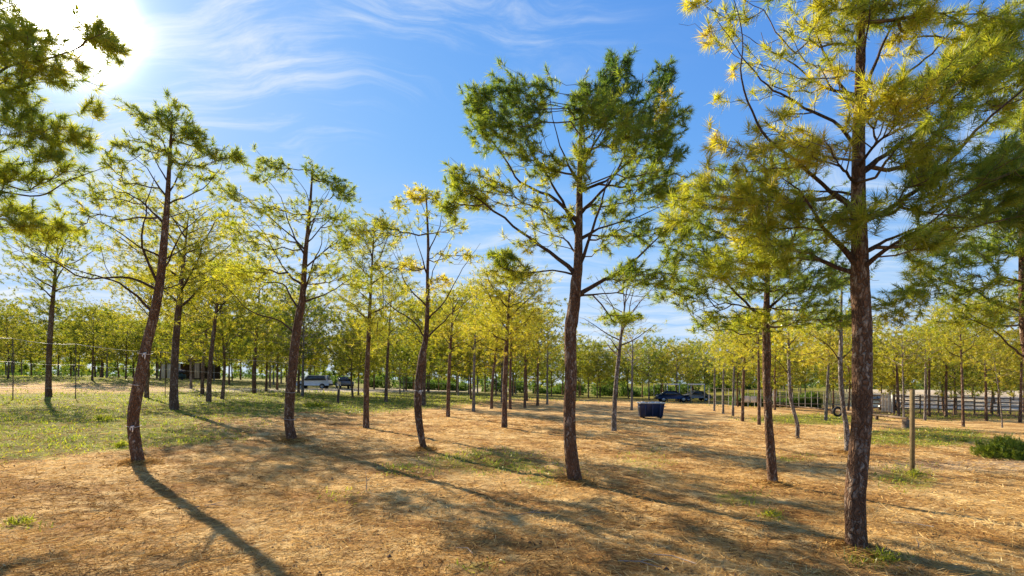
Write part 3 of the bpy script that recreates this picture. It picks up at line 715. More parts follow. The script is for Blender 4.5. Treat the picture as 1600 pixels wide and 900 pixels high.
T3 = hero('pine_tree', depth(664, 703),
 [(664,705,14),(658,680,15),(653,640,17),(654,600,17),(659,560,16),(665,530,12),(668,480,9),(668,430,7),(669,380,6),(667,330,4),(665,292,2.5)],
 [([(661,530),(640,500),(610,460),(585,430),(560,395)],4,-.2), ([(665,532),(690,505),(715,482),(742,460)],5,.2), ([(667,500),(700,470),(730,430),(752,390)],4,-.3), ([(667,480),(640,440),(610,400),(598,365)],4,.3), ([(668,455),(690,410),(712,368)],3,.2),
  ([(668,430),(645,380),(628,335)],3,-.2), ([(668,395),(690,340),(702,308)],3,.1),([(668,350),(655,320),(648,300)],2,.2)],
 [(650,305,22,11,22,.80),(625,320,14,9,9,.62),(682,308,16,10,12,.62),(600,350,18,14,10,.62),(640,415,22,14,12,.78),(690,440,28,12,12,.84),(712,350,24,16,10,.62),(565,362,24,14,10,.66),(620,370,30,20,8,.64),(735,400,20,16,8,.66),(670,350,40,26,8,.64),(590,420,26,20,10,.66),(700,400,36,24,8,.66),(650,460,40,20,8,.7)],
 'slender half bare pine with yellow tufts left of the middle pine', 28, .125, .0115, ws=.70, dens=3.6, seed=23)

# ---------------------------------------------------------------- generated pines
def gen(rg, H, fork, R, top=(0, 0), r_base=.12, nt=260, nl=15, curve=None, bare=0.0, step=.2, flat=.5, sel_in=0.0, dome=0.5):
    """local skeleton of a pine: trunk to height H, limbs from height fork, crown radius R"""
    s = Skel()
    tx, ty = top
    cv = curve if curve is not None else rg.normal(0, .10)
    hs = [0, .12, .3, .5, .75, 1.0]
    pts = [(tx*(h**1.4)+cv*sin(pi*min(h*1.6, 1)), ty*h+.4*cv*sin(pi*h), H*h) for h in hs]; pts[0] = (0, 0, -.12)
    fk = fork/H
    rs = [r_base*(1.2 if h == 0 else (1-.25*h/fk if h < fk else max(.1, .75*(1-(h-fk)/(1-fk)*.93)))) for h in hs]
    s.chain(pts, rs, -1, 0, step)
    T = []; az = rg.random()*6.28
    tk = np.array([s.p[i] for i in s.ch[0][1]])
    for i in range(nl):
        f = (i/(nl-1))**.9; z = fork+(H-fork)*.86*f
        az += 2.4+rg.normal(0, .3)
        j = int(np.argmin(np.abs(tk[:, 2]-z))); b = tk[j]
        prof = (0.55+1.5*f-1.75*f*f)*(1.0)+.12
        Ln = R*max(.28, prof)*rg.uniform(.75, 1.12)
        el0 = radians(rg.uniform(28, 50)+18*f)
        rise = Ln*math.tan(el0)*.8
        u = np.array([cos(az), sin(az), 0])
        q = [b, b+u*Ln*.35+np.array([0, 0, rise*.30]), b+u*Ln*.7+np.array([0, 0, rise*.66]), b+u*Ln+np.array([0, 0, rise*1.05])]
        zmax = H*1.0
        q = [np.array([a[0], a[1], min(a[2], zmax)])+rg.normal(0, .03*R, 3)*(k > 0) for k, a in enumerate(q)]
        rl = r_base*.36*(1-.55*f)
        ids = s.chain(q, [rl, rl*.75, rl*.5, rl*.28], s.ch[0][1][j], 1, step*1.3)
        tip = np.array(q[-1]); m1 = np.array(q[2])
        nn = max(4, int(nt/nl*(.5+prof)))
        c = m1+(tip-m1)*rg.uniform(.0, 1.15, nn)[:, None]
        c = c+rg.normal(0, 1, (nn, 3))*np.array([.20, .20, .13])*R
        T.append(c)
    T.append(tk[-1]+rg.normal(0, 1, (max(4, nt//12), 3))*np.array([.16*R, .16*R, .10*R]))
    nd_ = int(nt*dome*1.6)
    u = rg.normal(size=(nd_, 3)); u /= np.linalg.norm(u, axis=1)[:, None]; u *= (rg.random(nd_)**.33)[:, None]
    lum = 1+.20*np.sin(u[:, 0]*6+az)*np.sin(u[:, 1]*5+2*az)+.12*np.sin(u[:, 2]*9+az)
    zc_ = fork*.95+(H-fork)*.50; hz = (H-fork*.95)*.53
    D_ = u*lum[:, None]*np.array([R*1.02, R*1.02, hz])+np.array([tx*.6, ty*.6, zc_])
    T.append(D_)
    T = np.concatenate(T)
    ids = s.grow(T, .4)
    keep = rg.random(len(ids)) > bare
    return s, ids[keep], T[keep]

MIDS = [
 # x, base y, top y, width, top x, fork y, crown radius px, tint, tufts, bareness, bark, label
 (272,640,338,21,300,485,98,.66,850,0,'bark','brown pine with golden crown standing in front of the pale shed'),
 (76,620,365,16,96,468,62,.54,330,.1,'bark','dark curved pine at far left with a thin sparse crown'),
 (229,622,430,11,236,505,60,.66,300,0,'bark','dark trunked pine half hidden behind the leaning tied pine'),
 (326,628,405,12,345,500,66,.68,330,0,'bark','straight dark pine, nearer one of a close pair beside the pale shed'),
 (316,616,430,9,330,515,60,.66,280,0,'bark','tilted pine, farther one of a close pair beside the pale shed'),
 (397,615,425,10,408,530,60,.70,300,0,'bark','pine with short dark trunk beyond the broad oval pine, left of it'),
 (433,609,440,6,440,535,55,.68,240,0,'bark','thin pine just left of the white car'),
 (572,668,345,14,584,532,62,.58,380,.1,'bark','pine with V shaped fork between the broad oval pine and the half bare pine'),
 (603,628,440,8,610,540,48,.64,240,.1,'bark','slim pine standing just right of the V forked pine'),
 (662,633,470,9,668,545,42,.66,200,.1,'bark','pine trunk showing close behind the half bare pine'),
 (700,651,455,9,709,545,46,.66,240,.2,'bark','thin pine with low fork right of the half bare pine'),
 (740,643,450,7,745,545,44,.70,240,.1,'bark_pale','slim pale pine left of the leaning sapling'),
 (768,639,470,7,786,560,40,.72,200,.1,'bark','sapling pine leaning strongly to the right'),
 (788,669,428,13,797,530,66,.68,420,.1,'bark','sunny golden pine with slim trunk left of the middle pine'),
 (797,640,480,7,800,555,44,.72,220,0,'bark','small pine directly behind the sunny golden pine'),
 (820,637,490,6,821,565,36,.70,180,.1,'bark','young pine, first of three in a line left of the middle pine'),
 (840,634,495,6,841,565,34,.70,170,.2,'bark','young pine, second of three in a line left of the middle pine'),
 (855,632,500,5,856,565,32,.66,150,.3,'bark_pale','young pale pine, third of three in a line left of the middle pine'),
 (959,674,440,12,980,560,62,.50,150,.72,'bark_pale','almost bare leaning tree with fine twigs in front of the blue skip'),
 (987,641,520,6,988,572,34,.62,130,.5,'bark_pale','small grey stemmed tree just left of the blue skip'),
 (1116,642,535,5,1116,578,30,.60,130,.4,'bark_pale','bare grey sapling, first of the row right of the blue skip'),
 (1130,646,522,5,1131,575,30,.62,140,.4,'bark_pale','grey sapling with bent foot, second of the row right of the blue skip'),
 (1145,650,512,6,1145,575,34,.66,170,.3,'bark_pale','grey sapling, third of the row right of the blue skip'),
 (1160,658,498,8,1163,572,44,.68,220,.2,'bark','yellow pine, fourth of the row right of the blue skip'),
 (1186,664,490,8,1183,560,50,.68,260,.1,'bark','yellow pine just behind the slim dark pine'),
 (1290,657,512,8,1290,568,46,.74,240,.1,'bark_pale','straight pale pine left of the largest pine trunk'),
 (1412,656,520,5,1409,570,44,.62,180,.4,'bark_pale','white stemmed birch like tree behind the standing post'),
 (1445,657,520,7,1440,572,46,.64,220,.3,'bark_pale','pale tree with one side shoot just right of the standing post'),
 (1452,651,516,7,1453,570,46,.62,220,.2,'bark','dark trunk beside the pale tree with a side shoot'),
 (1478,652,505,8,1480,575,46,.66,240,0,'bark','dark straight pine in front of the rail fence'),
 (1505,667,480,8,1500,560,58,.64,330,0,'bark','reddish slim pine in front of the rail fence above the low grass'),
 (1541,658,475,8,1536,580,54,.66,300,0,'bark','dark pine slightly tilted in front of the rail fence'),
 (1566,668,545,4,1552,600,26,.7,60,.5,'bark_pale','thin leaning stick like sapling above the green bush'),
 (1594,660,470,9,1592,575,56,.70,300,0,'bark','dark pine by the right edge behind the green bush'),
 (1404,650,530,8,1402,575,42,.62,200,.2,'bark','dark trunk just left of the white stemmed tree'),
 (50,577,480,8,52,520,40,.60,180,0,'bark_pale','grey flared trunk beyond the wire fence at far left'),
 (145,583,465,7,152,520,44,.62,200,0,'bark','dark tilted trunk, left of a leaning pair beyond the wire fence'),
 (153,584,480,5,160,525,36,.62,150,0,'bark','thin tilted trunk, right of a leaning pair beyond the wire fence'),
 (246,587,470,7,250,530,44,.66,180,0,'bark','dark trunk at the left end of the pale shed'),
]
for i, (x, by, ty_, wd, tx_, fy, R, ti, nt, bare, bk, lab) in enumerate(MIDS):
    rg = np.random.default_rng(100+i)
    g0 = ground(x, by); Y = g0.y; px = Y/800
    s, ids, T = gen(rg, (by-ty_)*px, max(.8, (by-fy)*px), R*px, top=((tx_-x)*px, rg.normal(0, .2)), r_base=wd*px/2*.68/math.sqrt(1+(g0.x/Y)**2), nt=int(nt*1.15), nl=13, dome=.75 if bare < .3 else .3, bare=bare, curve=-.05*(tx_-x)*px)
    for k in range(len(s.p)): s.p[k] = s.p[k]+np.array(g0)
    h = (T[:, 2]/max(.1, T[:, 2].max()))
    tint = np.clip(rg.normal(ti, .10, len(ids))-.10*(h-.6), 0, 1)
    emit_tree(s, 'pine_tree', tuple(g0), ids, tint, 26 if Y < 32 else 20, .16 if Y < 32 else .21, .0007*Y if Y < 32 else .00085*Y, bk, lab, sides=12 if Y < 40 else 8, limbs=Y < 32, lsides=5, bump_=.03, simple=True, r0=.004,
              twig='twig_bare' if bk == 'bark_pale' else 'twig', spread=(20, 95), back=.2)

# the two crooked pale saplings: traced
hero('pine_tree', depth(1246, 686), [(1246,687,8),(1246,665,8),(1241,645,7),(1235,620,7),(1233,580,6),(1232,540,5),(1232,500,3),(1233,470,2)],
 [([(1233,590),(1222,570),(1208,555),(1195,545)],3,.2), ([(1233,575),(1245,555),(1262,540)],3,-.2), ([(1232,550),(1220,525),(1205,505)],2,-.2), ([(1232,540),(1246,515),(1255,495)],2,.2)],
 [(1215,520,26,18,30,.74),(1255,530,28,18,34,.78),(1232,495,22,16,22,.74),(1200,545,16,12,12,.7),(1265,560,20,14,22,.8),(1235,550,30,14,12,.7),(1290,545,20,14,14,.8)],
 'crooked pale sapling with bent foot between the slim dark pine and the largest pine', 22, .15, .016, bark='bark_pale', dens=2.6, seed=31)
hero('pine_tree', depth(1323, 708), [(1324,709,13),(1324,690,12),(1322,665,10),(1318,640,9),(1314,600,9),(1313,560,9),(1314,540,8),(1314,500,6),(1315,460,4),(1316,420,2)],
 [([(1313,565),(1295,550),(1270,535),(1245,520)],4,.2), ([(1314,563),(1325,545),(1335,520)],3,-.2), ([(1314,520),(1295,500),(1275,480)],3,-.3), ([(1314,500),(1335,470),(1350,440)],3,.3)],
 [(1285,500,34,22,36,.6),(1345,500,34,24,36,.58),(1315,440,36,22,36,.5),(1255,515,22,14,16,.66),(1315,480,40,24,20,.55),(1375,515,30,20,20,.7)],
 'crooked white barked tree partly hidden by the largest pine trunk', 24, .15, .013, bark='bark_pale', dens=2.4, seed=33)

# far pines: a few shapes, then copies
def far_proto(seed, H, fork, R, nt, bare, bk='bark'):
    rg = np.random.default_rng(seed)
    s, ids, T = gen(rg, H, fork, R, top=(rg.normal(0, .3), 0), r_base=.105, nt=int(nt*.8), nl=11, bare=min(.6, bare+.08), step=.5, dome=1.45)
    tint = np.clip(rg.normal(.60, .10, len(ids)), 0, 1)
    return emit_tree(s, 'pine_tree', (0, 0, 0), ids, tint, 16, .34, .06, bk, 'tmp', sides=7, limbs=False, lsides=4, bump_=0, simple=True, r0=.012, needle='needles_far', twig='twig_bare' if bare > .3 else 'twig', spread=(20, 100), back=.3)
protos = [far_proto(201, 7.6, 2.6, 2.9, 250, 0), far_proto(202, 8.2, 2.9, 2.7, 250, .05), far_proto(203, 7.0, 2.4, 2.8, 230, 0), far_proto(204, 7.4, 2.5, 3.0, 220, .45, 'bark_pale'), far_proto(205, 8.0, 2.3, 3.1, 260, 0), far_proto(206, 6.6, 2.5, 2.6, 210, .3, 'bark_pale')]
used = [False]*len(protos)
rg = np.random.default_rng(77)
taken = [(depth(m_[0], m_[1])*(m_[0]-800)/800, depth(m_[0], m_[1])) for m_ in MIDS]
def put_far(X, Y, k, sc, row, group):
    if used[k]: r = copy_tree(protos[k])
    else: r = protos[k]; used[k] = True
    r.location = (X, Y, float(GM(X, Y))-.02); r.rotation_euler = (0, 0, rg.random()*6.28)
    r.scale = (sc, sc, sc*rg.uniform(.93, 1.08)); tag(r, None, 'tree', group); FAR.append((800+800*X/Y, row, k, r))
GL, GC, GR = 'pines in the plantation behind the wire fence', 'pines in the far rows behind the blue skip', 'pines in the rows behind the rail fence'
FAR = []
def zone(X, Y):
    px = 800+800*X/Y
    return GL if px < 880 else (GC if px < 1150 else GR)
rows = [(34, -33, -2, 6.2, .98), (42, -44, 1, 6.0, .98), (50, -55, 4, 5.6, .98), (60, -66, -2, 5.2, 1.0), (71, -78, 70, 4.3, 1.0), (79, -86, 80, 4.4, 1.05), (88, -98, 90, 4.2, 1.1)]
for Yr, xa, xb, sp, sc in rows:
    X = xa+rg.random()*sp
    while X < xb:
        x_, y_ = X+rg.normal(0, sp*.16), Yr+rg.normal(0, sp*.22)
        px = 800+800*x_/y_
        dens_ok = min([math.hypot(x_-a, y_-b) for a, b in taken]) > 3.0
        if px < 240 and Yr < 60 and rg.random() < .35: dens_ok = False
        if 455 < px < 560 and 50 < y_ < 75: dens_ok = False
        if 246 < px < 330 and y_ < 46: dens_ok = False
        if 930 < px < 1130 and y_ < 66: dens_ok = False
        if dens_ok:
            z_ = zone(x_, y_); k = int(rg.choice(6, p=[.19, .16, .17, .2, .16, .12] if z_ is not GC else [.2, .18, .2, .14, .16, .12]))
            put_far(x_, y_, k, sc*rg.uniform(.76, 1.1)*(1.08 if z_ is GL else 1.0), [34, 42, 50, 60, 71, 79, 88].index(Yr), z_)
        X += sp*rg.uniform(.85, 1.2)
# right rows nearer behind the fence
for Yr, xa, xb, sp in ((47, 22, 50, 5.2), (56, 24, 60, 5.2)):
    X = xa+rg.random()*2
    while X < xb:
        put_far(X+rg.normal(0, .7), Yr+rg.normal(0, 1), int(rg.choice([0, 1, 2, 4])), rg.uniform(.86, 1.0), 2 if Yr == 47 else 3, GR); X += sp*rg.uniform(.85, 1.2)
MARKS = [(-60, 'the left edge'), (72, 'the curved pine'), (232, 'the tied pine'), (290, 'the pale shed'), (398, 'the short trunk'), (458, 'the broad oval pine'), (515, 'the white car'), (574, 'the V forked pine'), (656, 'the half bare pine'),
         (740, 'the pale pine'), (790, 'the sunny golden pine'), (892, 'the middle pine'), (963, 'the bare tree'), (1017, 'the blue skip'), (1075, 'the canopy'), (1140, 'the grey saplings'), (1200, 'the slim dark pine'), (1240, 'the crooked sapling'),
         (1345, 'the largest pine'), (1425, 'the standing post'), (1505, 'the reddish pine'), (1570, 'the green bush'), (1660, 'the right edge')]
LOOK = ['dense green pine', 'tall yellow pine', 'low round pine', 'pale sparse pine', 'broad golden pine', 'small thin pine']
ROWN = ['first', 'second', 'third', 'fourth', 'fifth', 'sixth', 'farthest']
buckets = {}
for x, row, k, r in FAR:
    i = max(j for j in range(len(MARKS)) if j == 0 or MARKS[j][0] <= x); i2 = min(i+1, len(MARKS)-1)
    buckets.setdefault((k, row, i, i2), []).append((x, r))
for (k, row, i, i2), lst in buckets.items():
    lst.sort(key=lambda q: q[0])
    for j, (x, r) in enumerate(lst):
        pre = '' if len(lst) == 1 else ('left ' if j == 0 else ('right ' if j == len(lst)-1 else 'middle '))
        a = MARKS[i][1]; b = MARKS[i2][1]
        r['label'] = (f'{pre}{LOOK[k]}, {ROWN[row]} far row, ' + (f'between {a[4:]} and {b[4:]}' if i and i2 < len(MARKS)-1 else f'beyond {b if i == 0 else a}')).strip()

# treeline closing the view
n = 2200
Xc = rg.uniform(-230, 230, n); Yc = rg.uniform(138, 175, n); Zc = G(Xc, Yc)+6.8*rg.random(n)**1.2
s_, f_, t_ = tufts(np.stack([Xc, Yc, Zc], -1), np.tile([0, 0, 1.], (n, 1)), np.clip(rg.normal(.36, .12, n), 0, 1), 60, 1.9, .26, (10, 140), .6, rg)
tag(link('distant_treeline', mesh_np('distant_treeline', s_, [f_], M['needles_far'], attrs={'tint': t_})), 'continuous dull green treeline closing the view far behind the plantation', 'treeline', kind='stuff')

# dark shrubs added to stand in for shade beneath the rows and behind the corral
def shade_thicket(nm, label, boxes, ti, K=26, L=.55, Wd=.10):
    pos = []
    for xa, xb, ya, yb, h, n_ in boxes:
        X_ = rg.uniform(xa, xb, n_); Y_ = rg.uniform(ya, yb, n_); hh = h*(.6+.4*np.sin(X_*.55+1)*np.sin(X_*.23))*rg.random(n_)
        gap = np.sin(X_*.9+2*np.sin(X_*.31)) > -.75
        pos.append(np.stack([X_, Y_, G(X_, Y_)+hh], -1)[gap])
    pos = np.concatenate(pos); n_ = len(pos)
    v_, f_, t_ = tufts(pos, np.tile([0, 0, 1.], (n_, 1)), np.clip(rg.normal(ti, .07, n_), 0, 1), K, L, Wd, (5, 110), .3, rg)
    tag(link(nm, mesh_np(nm, v_, [f_], M['needles'], attrs={'tint': t_})), label, 'shade_shrubs', kind='stuff')
shade_thicket('shade_shrubs', 'dark green shrubs added as shade beneath the far rows of pines', [(-120, 120, 112, 120, 2.0, 2600), (24, 36, 57, 59, 1.9, 900), (-34, 50, 93, 98, 3.4, 4200)], .10)

# litter heaped round the trunk feet
bx, by_, bz, ba, bt = [], [], [], [], []
for x0, y0, r0b in BASES:
    if y0 > 16: continue
    a_ = rg.random(900)*2*pi; q = r0b*1.0+np.abs(rg.normal(0, .16, 900))
    X_ = x0+q*np.cos(a_); Y_ = y0+q*np.sin(a_); bx.append(X_); by_.append(Y_); bz.append(GM(X_, Y_)+np.maximum(0, .045-.16*(q-r0b))+.01); ba.append(a_+rg.normal(1.5, .5, 900)); bt.append(rg.uniform(.05, .75, 900))
bx, by_, bz, ba, bt = [np.concatenate(v) for v in (bx, by_, bz, ba, bt)]
me = blades('fallen_needles', bx, by_, bz, ba, rg.normal(0, .25, len(bx)), rg.uniform(.06, .15, len(bx)), rg.uniform(.004, .008, len(bx))*(1+by_/14), bt, 'straw')
tag(link('fallen_needles', me), 'brown needles and bark scraps heaped round the feet of the near trunks', 'needle litter', kind='stuff')

# ---------------------------------------------------------------- bush and weeds
def bush(px_, py_, H, R, n, ti, label, seed, W=.010, name='bush', cat='bush', K=26, L=.16, group=None):
    rg = np.random.default_rng(seed); g0 = ground(px_, py_)
    s = Skel(); s.chain([(0, 0, -.05), (0.01, 0, H*.12), (0, 0.01, H*.2)], [.02, .015, .01], -1, 0, .05)
    u = rg.normal(size=(n, 3)); u[:, 2] = np.abs(u[:, 2]); u /= np.linalg.norm(u, axis=1)[:, None]
    u *= (rg.random(n)**.4)[:, None]
    lump = 1+.22*np.sin(u[:, 0]*5+1.3)*np.cos(u[:, 1]*4)
    T = u*np.array([R, R, H*.88])*lump[:, None]+np.array([0, 0, .05])
    ids = s.grow(T, .35, .4)
    s.finish(.002)
    root = link(name, None, loc=g0); tag(root, label, cat, group)
    A = np.array(s.p); Rr = np.array(s.r); pr = np.array(s.par)
    mb = MB(); tw = np.arange(1, len(A)); mb.prisms(A[pr[tw]], A[tw], Rr[tw], Rr[tw]); o = mb.build('stems', M['twig'], root); o['kind'] = 'stuff'
    pos, dr = dirs(s, ids, .9, .25, rg)
    V, F, t3 = tufts(pos, dr, np.clip(rg.normal(ti, .07, n), 0, 1), K, L, W, (5, 50), .08, rg)
    o = link('foliage', mesh_np('foliage', V, [F], M['needles'], attrs={'tint': t3}), root); o['kind'] = 'stuff'
    return root
bush(1572, 716, .58, .72, 900, .37, 'rounded dense green bush on bare ground at the right edge', 41)
for k, (x, y, h, lab) in enumerate(((160, 658, .2, 'small weed clump in the grass left of the leaning tied pine'), (190, 700, .12, 'low weed tuft at the foot of the leaning tied pine, on its left'),
    (498, 636, .24, 'wide leafy weed clump right of the broad oval pine'), (483, 634, .2, 'low leafy weed between the broad oval pine and the white car'), (30, 820, .09, 'small green weed on bare ground in the near left corner'),
    (1205, 810, .09, 'small weed tuft on straw in front of the slim dark pine'), (1384, 878, .10, 'weed tuft at the foot of the largest pine'), (1505, 690, .12, 'low grassy weed left of the green bush'),
    (1428, 744, .12, 'weed tuft at the foot of the standing post'))):
    g0 = ground(x, y); R = h*1.5 if k not in (2,) else .8
    bush(x, y, h*.8, R, 40 if k != 2 else 160, .52, lab, 300+k, W=.003+.0011*g0.y, name='weed', cat='weed', K=9, L=h*.6)
# dead upright stalks
for x, y, h, lab in ((572, 770, .28, 'thin dry stalk standing in front of the half bare pine'), (1434, 857, .09, 'short pale stalk sticking out of straw right of the largest pine'), (193, 655, .5, 'thin dry stalk standing in grass left of the leaning tied pine')):
    g0 = ground(x, y); mb = MB()
    mb.tube([(0, 0, -.03), (.01, 0, h*.5), (-.01, .01, h)], [.006, .005, .003], 5).tube([(.01, 0, h*.5), (.06, .02, h*.72)], [.003, .002], 4)
    tag(mb.build('dry_stalk', M['twig_bare'], loc=g0), lab, 'stalk')
# fallen twigs
for i, (x, y, a, L_, lab) in enumerate(((830, 806, .25, .5, 'bent pale twig lying on straw left of the middle pine'), (1050, 880, 2.5, .45, 'pale twig lying on straw in front of the middle pine'), (1000, 888, -.5, .4, 'short crooked twig near the front edge of the straw'),
    (1420, 822, 2.7, .5, 'pale forked twig on straw right of the largest pine'), (730, 862, 2.2, .2, 'short stick lying in shade on the straw'), (330, 795, .1, .35, 'dark twig beside the long trunk shadow'))):
    g0 = ground(x, y); mb = MB(); c_, s_ = cos(a), sin(a)
    mb.tube([(-c_*L_/2, -s_*L_/2, .012), (0, .02, .035), (c_*L_/2, s_*L_/2, .015)], [.006, .005, .003], 5).tube([(0, .02, .035), (c_*L_/4-s_*.1, s_*L_/4+c_*.1, .05)], [.004, .002], 4)
    tag(mb.build('fallen_twig', M['twig_bare'], loc=g0), lab, 'twig')

# ---------------------------------------------------------------- ties round trunks
def tie(root, px_, py_, Y, r, knot=True):
    c = P(px_, py_, Y); r = r*.93; a = np.linspace(0, 2*pi, 20); mb = MB()
    mb.tube(np.stack([c.x+r*np.cos(a), c.y+r*np.sin(a), c.z+.012*np.sin(a*2)], -1), .0035, 5, cap=False)
    if knot:
        k = (c.x+r*.55, c.y-r*.86, c.z)
        mb.tube([k, (k[0]+.02, k[1]-.02, k[2]-.04), (k[0]+.012, k[1]-.02, k[2]-.09)], .008, 5)
        mb.tube([k, (k[0]-.03, k[1]-.02, k[2]-.03), (k[0]-.02, k[1]-.02, k[2]-.06)], .007, 5)
        mb.tube([(k[0]-.02, k[1]-.01, k[2]), (k[0]+.03, k[1]-.01, k[2]+.01)], .012, 6)
    mb.build('wire_tie', M['tie_white'], root, org=np.array(root.location), smooth=True)
Y1 = depth(218, 723); Y2 = depth(457, 690); Y3 = depth(664, 703)
tie(T1, 208, 666, Y1, 11.2*Y1/800); tie(T1, 214, 601, Y1, 11.2*Y1/800, False); tie(T1, 227, 553, Y1, 10.6*Y1/800)
tie(T2, 453, 655, Y2, 8.9*Y2/800, False); tie(T2, 453, 613, Y2, 8.9*Y2/800, False); tie(T3, 654, 611, Y3, 7.3*Y3/800)

# ---------------------------------------------------------------- standing post (right)
g0 = ground(1426, 740); px = g0.y/800
root = link('wooden_post', None, loc=g0); tag(root, 'square pale green brown wooden post standing alone right of the largest pine', 'post')
mb = MB(); mb.bbox((-.008, 0, 130*px/2-.1), (.072, .072, 130*px+.2), .008, .3); mb.build('shaft', M['post_wood'], root)
mb = MB(); mb.bbox((-.008, 0, 130*px+.008), (.080, .080, .016), .005, .3); mb.build('top_cap', M['rail_wood'], root)

# ---------------------------------------------------------------- wire fence (left)
def line_pt(px_, y_top, Y): return P(px_, y_top, Y)
fx = [(-260, 21), (20, 25), (118, 28), (258, 33), (420, 40), (560, 48), (690, 58), (800, 68), (895, 80)]
root = link('wire_fence', None, loc=(0, 0, 0)); tag(root, 'long wire fence with thin dark posts crossing the grass behind the leaning tied pine', 'fence')
tops = []
for x, Yf in fx:
    X = (x-800)*Yf/800; z0 = float(GM(X, Yf)); ytop = np.interp(x, [-260, 20, 200, 330, 560, 680, 760, 895], [505, 529, 545, 557, 576, 587, 593, 600])
    ztop = EYE+(600-ytop)*Yf/800
    mb = MB(); mb.tube([(X, Yf, z0-.1), (X+.02, Yf, (z0+ztop)/2), (X, Yf, ztop+.05)], [.024, .02, .018], 6)
    mb.build('fence_post', M['dark_wood'], root, smooth=True); tops.append((X, Yf, z0, ztop))
for f in (1.0, .62, .2):
    pts = []
    for a, b in zip(tops[:-1], tops[1:]):
        for k in range(5):
            u = k/5; p0 = [a[j]*(1-u)+b[j]*u for j in range(4)]
            z = p0[2]+(p0[3]-p0[2])*f-.10*4*u*(1-u)*f
            pts.append((p0[0], p0[1], z))
    pts.append((tops[-1][0], tops[-1][1], tops[-1][2]+(tops[-1][3]-tops[-1][2])*f))
    mb = MB(); mb.tube(pts, .011 if f == 1 else .007, 5); mb.build('wire', M['wire'], root)
# far left short posts, each on its own
for x, y, h, wd_, mt, lab in ((20, 586, 26, 4.5, 'dark_wood', 'stout dark post standing in grass at the far left'), (97, 580, 18, 2, 'red_wood', 'thin rusty red post beyond the wire fence, left of two'), (105, 580, 17, 3, 'red_wood', 'thicker rusty red post beyond the wire fence, right of two'),
    (115, 588, 36, 3, 'dark_wood', 'tall leaning dark post beside the two rusty posts'), (258, 586, 24, 2.5, 'dark_wood', 'short dark post left of the pale shed'), (528, 630, 22, 4, 'dark_wood', 'short dark stake in the grass in front of the grey pickup')):
    g0 = ground(x, y); px = g0.y/800; mb = MB()
    mb.tube([(0, 0, -.1), (.02, 0, h*px*.5), (.06 if h < 30 else .3, 0, h*px)], [wd_*px/2]*3, 7)
    tag(mb.build('short_post', M[mt], loc=g0, smooth=True), lab, 'post')

# ---------------------------------------------------------------- pale shed at the left
g0 = ground(290, 592); Ys = g0.y; px = Ys/800
root = link('shed', None, loc=g0); tag(root, 'low open shed with pale board panels and brown posts among the left pines', 'shed')
zb = lambda y: EYE+(600-y)*px-g0.z
xr = lambda x: (x-290)*px
mb = MB(); mb.bbox(((xr(246)+xr(330))/2, 1.2, zb(562.5)), (xr(330)-xr(246), 3.2, .10), .02); mb.build('roof', M['roof_grey'], root)
mb = MB(); mb.bbox((0, -.42, zb(565)), (xr(330)-xr(246)-.1, .08, .16), .01); mb.build('fascia', M['dark_wood'], root)
for x0, x1, mt in ((253, 261, 'panel_pale'), (263, 272, 'panel_pale'), (281, 284, 'panel_pale'), (304, 309, 'panel_tan'), (309.4, 314.3, 'panel_tan'), (316, 321, 'panel_tan')):
    mb = MB(); zt = zb(567) if x0 > 300 else zb(568); z0 = zb(591)
    mb.bbox((xr((x0+x1)/2), -.30, (zt+z0)/2), (xr(x1)-xr(x0), .04, zt-z0), .008); mb.build('wall_panel', M[mt], root)
for x in (247, 262, 280, 302, 315, 329):
    mb = MB(); mb.bbox((xr(x), -.36, zb(579)), (.14, .14, zb(565)-zb(593)), .01); mb.build('post', M['dark_wood'], root)
mb = MB(); mb.bbox(((xr(246)+xr(330))/2, 2.6, (zb(567)+zb(592))/2), (xr(330)-xr(246)-.3, .05, zb(567)-zb(592)), .01); mb.build('back_wall', M['dark_wood'], root)
# dark green machine under a violet cover
g1 = ground(291, 593.5); mb = MB(); px = g1.y/800
root = link('covered_machine', None, loc=g1+Vector((0, -.9, 0))); tag(root, 'dark green garden machine with a violet grey hood in front of the pale shed', 'machine')
mb.bbox((0, 0, .45), (.75, .8, .62), .08).bbox((-.25, 0, .9), (.28, .7, .35), .06); mb.build('body', M['dark_green'], root)
mb = MB(); mb.bbox((.02, 0, 1.15), (.62, .7, .42), .12); mb.build('hood', M['dark_violet'], root)
for sx in (-.28, .28):
    mb = MB(); mb.disc((sx, -.42, .2), 'y', .2, .12, 14); mb.build('wheel', M['rubber'], root, smooth=False)

# ---------------------------------------------------------------- blue skip (dumpster)
g0 = ground(1017, 653.5); px = g0.y/800
root = link('dumpster', None, loc=g0); tag(root, 'dark blue metal skip on dry straw in the middle of the clearing', 'dumpster'); root.rotation_euler = (0, 0, radians(-4))
Wd, Hd = 36*px, 25*px
def hexa(mb, fb, ft, bb, bt):   # front/back, bottom/top x-extent pairs with y, z
    (x0, x1, y, z), (x2, x3, y2, z2), (x4, x5, y3, z3), (x6, x7, y4, z4) = fb, ft, bb, bt
    return mb.add([(x0,y,z),(x1,y,z),(x3,y2,z2),(x2,y2,z2),(x4,y3,z3),(x5,y3,z3),(x7,y4,z4),(x6,y4,z4)], [[0,1,2,3],[5,4,7,6],[4,0,3,7],[1,5,6,2],[4,5,1,0]])
h = Wd/2; z0 = .10
mb = MB(); hexa(mb, (-h*.93, h*.86, -.42, z0), (-h, h, -.5, Hd*.94), (-h*.93, h*.86, .42, z0), (-h, h, .5, Hd*.94)); mb.build('tub', M['skip_blue'], root)
mb = MB()
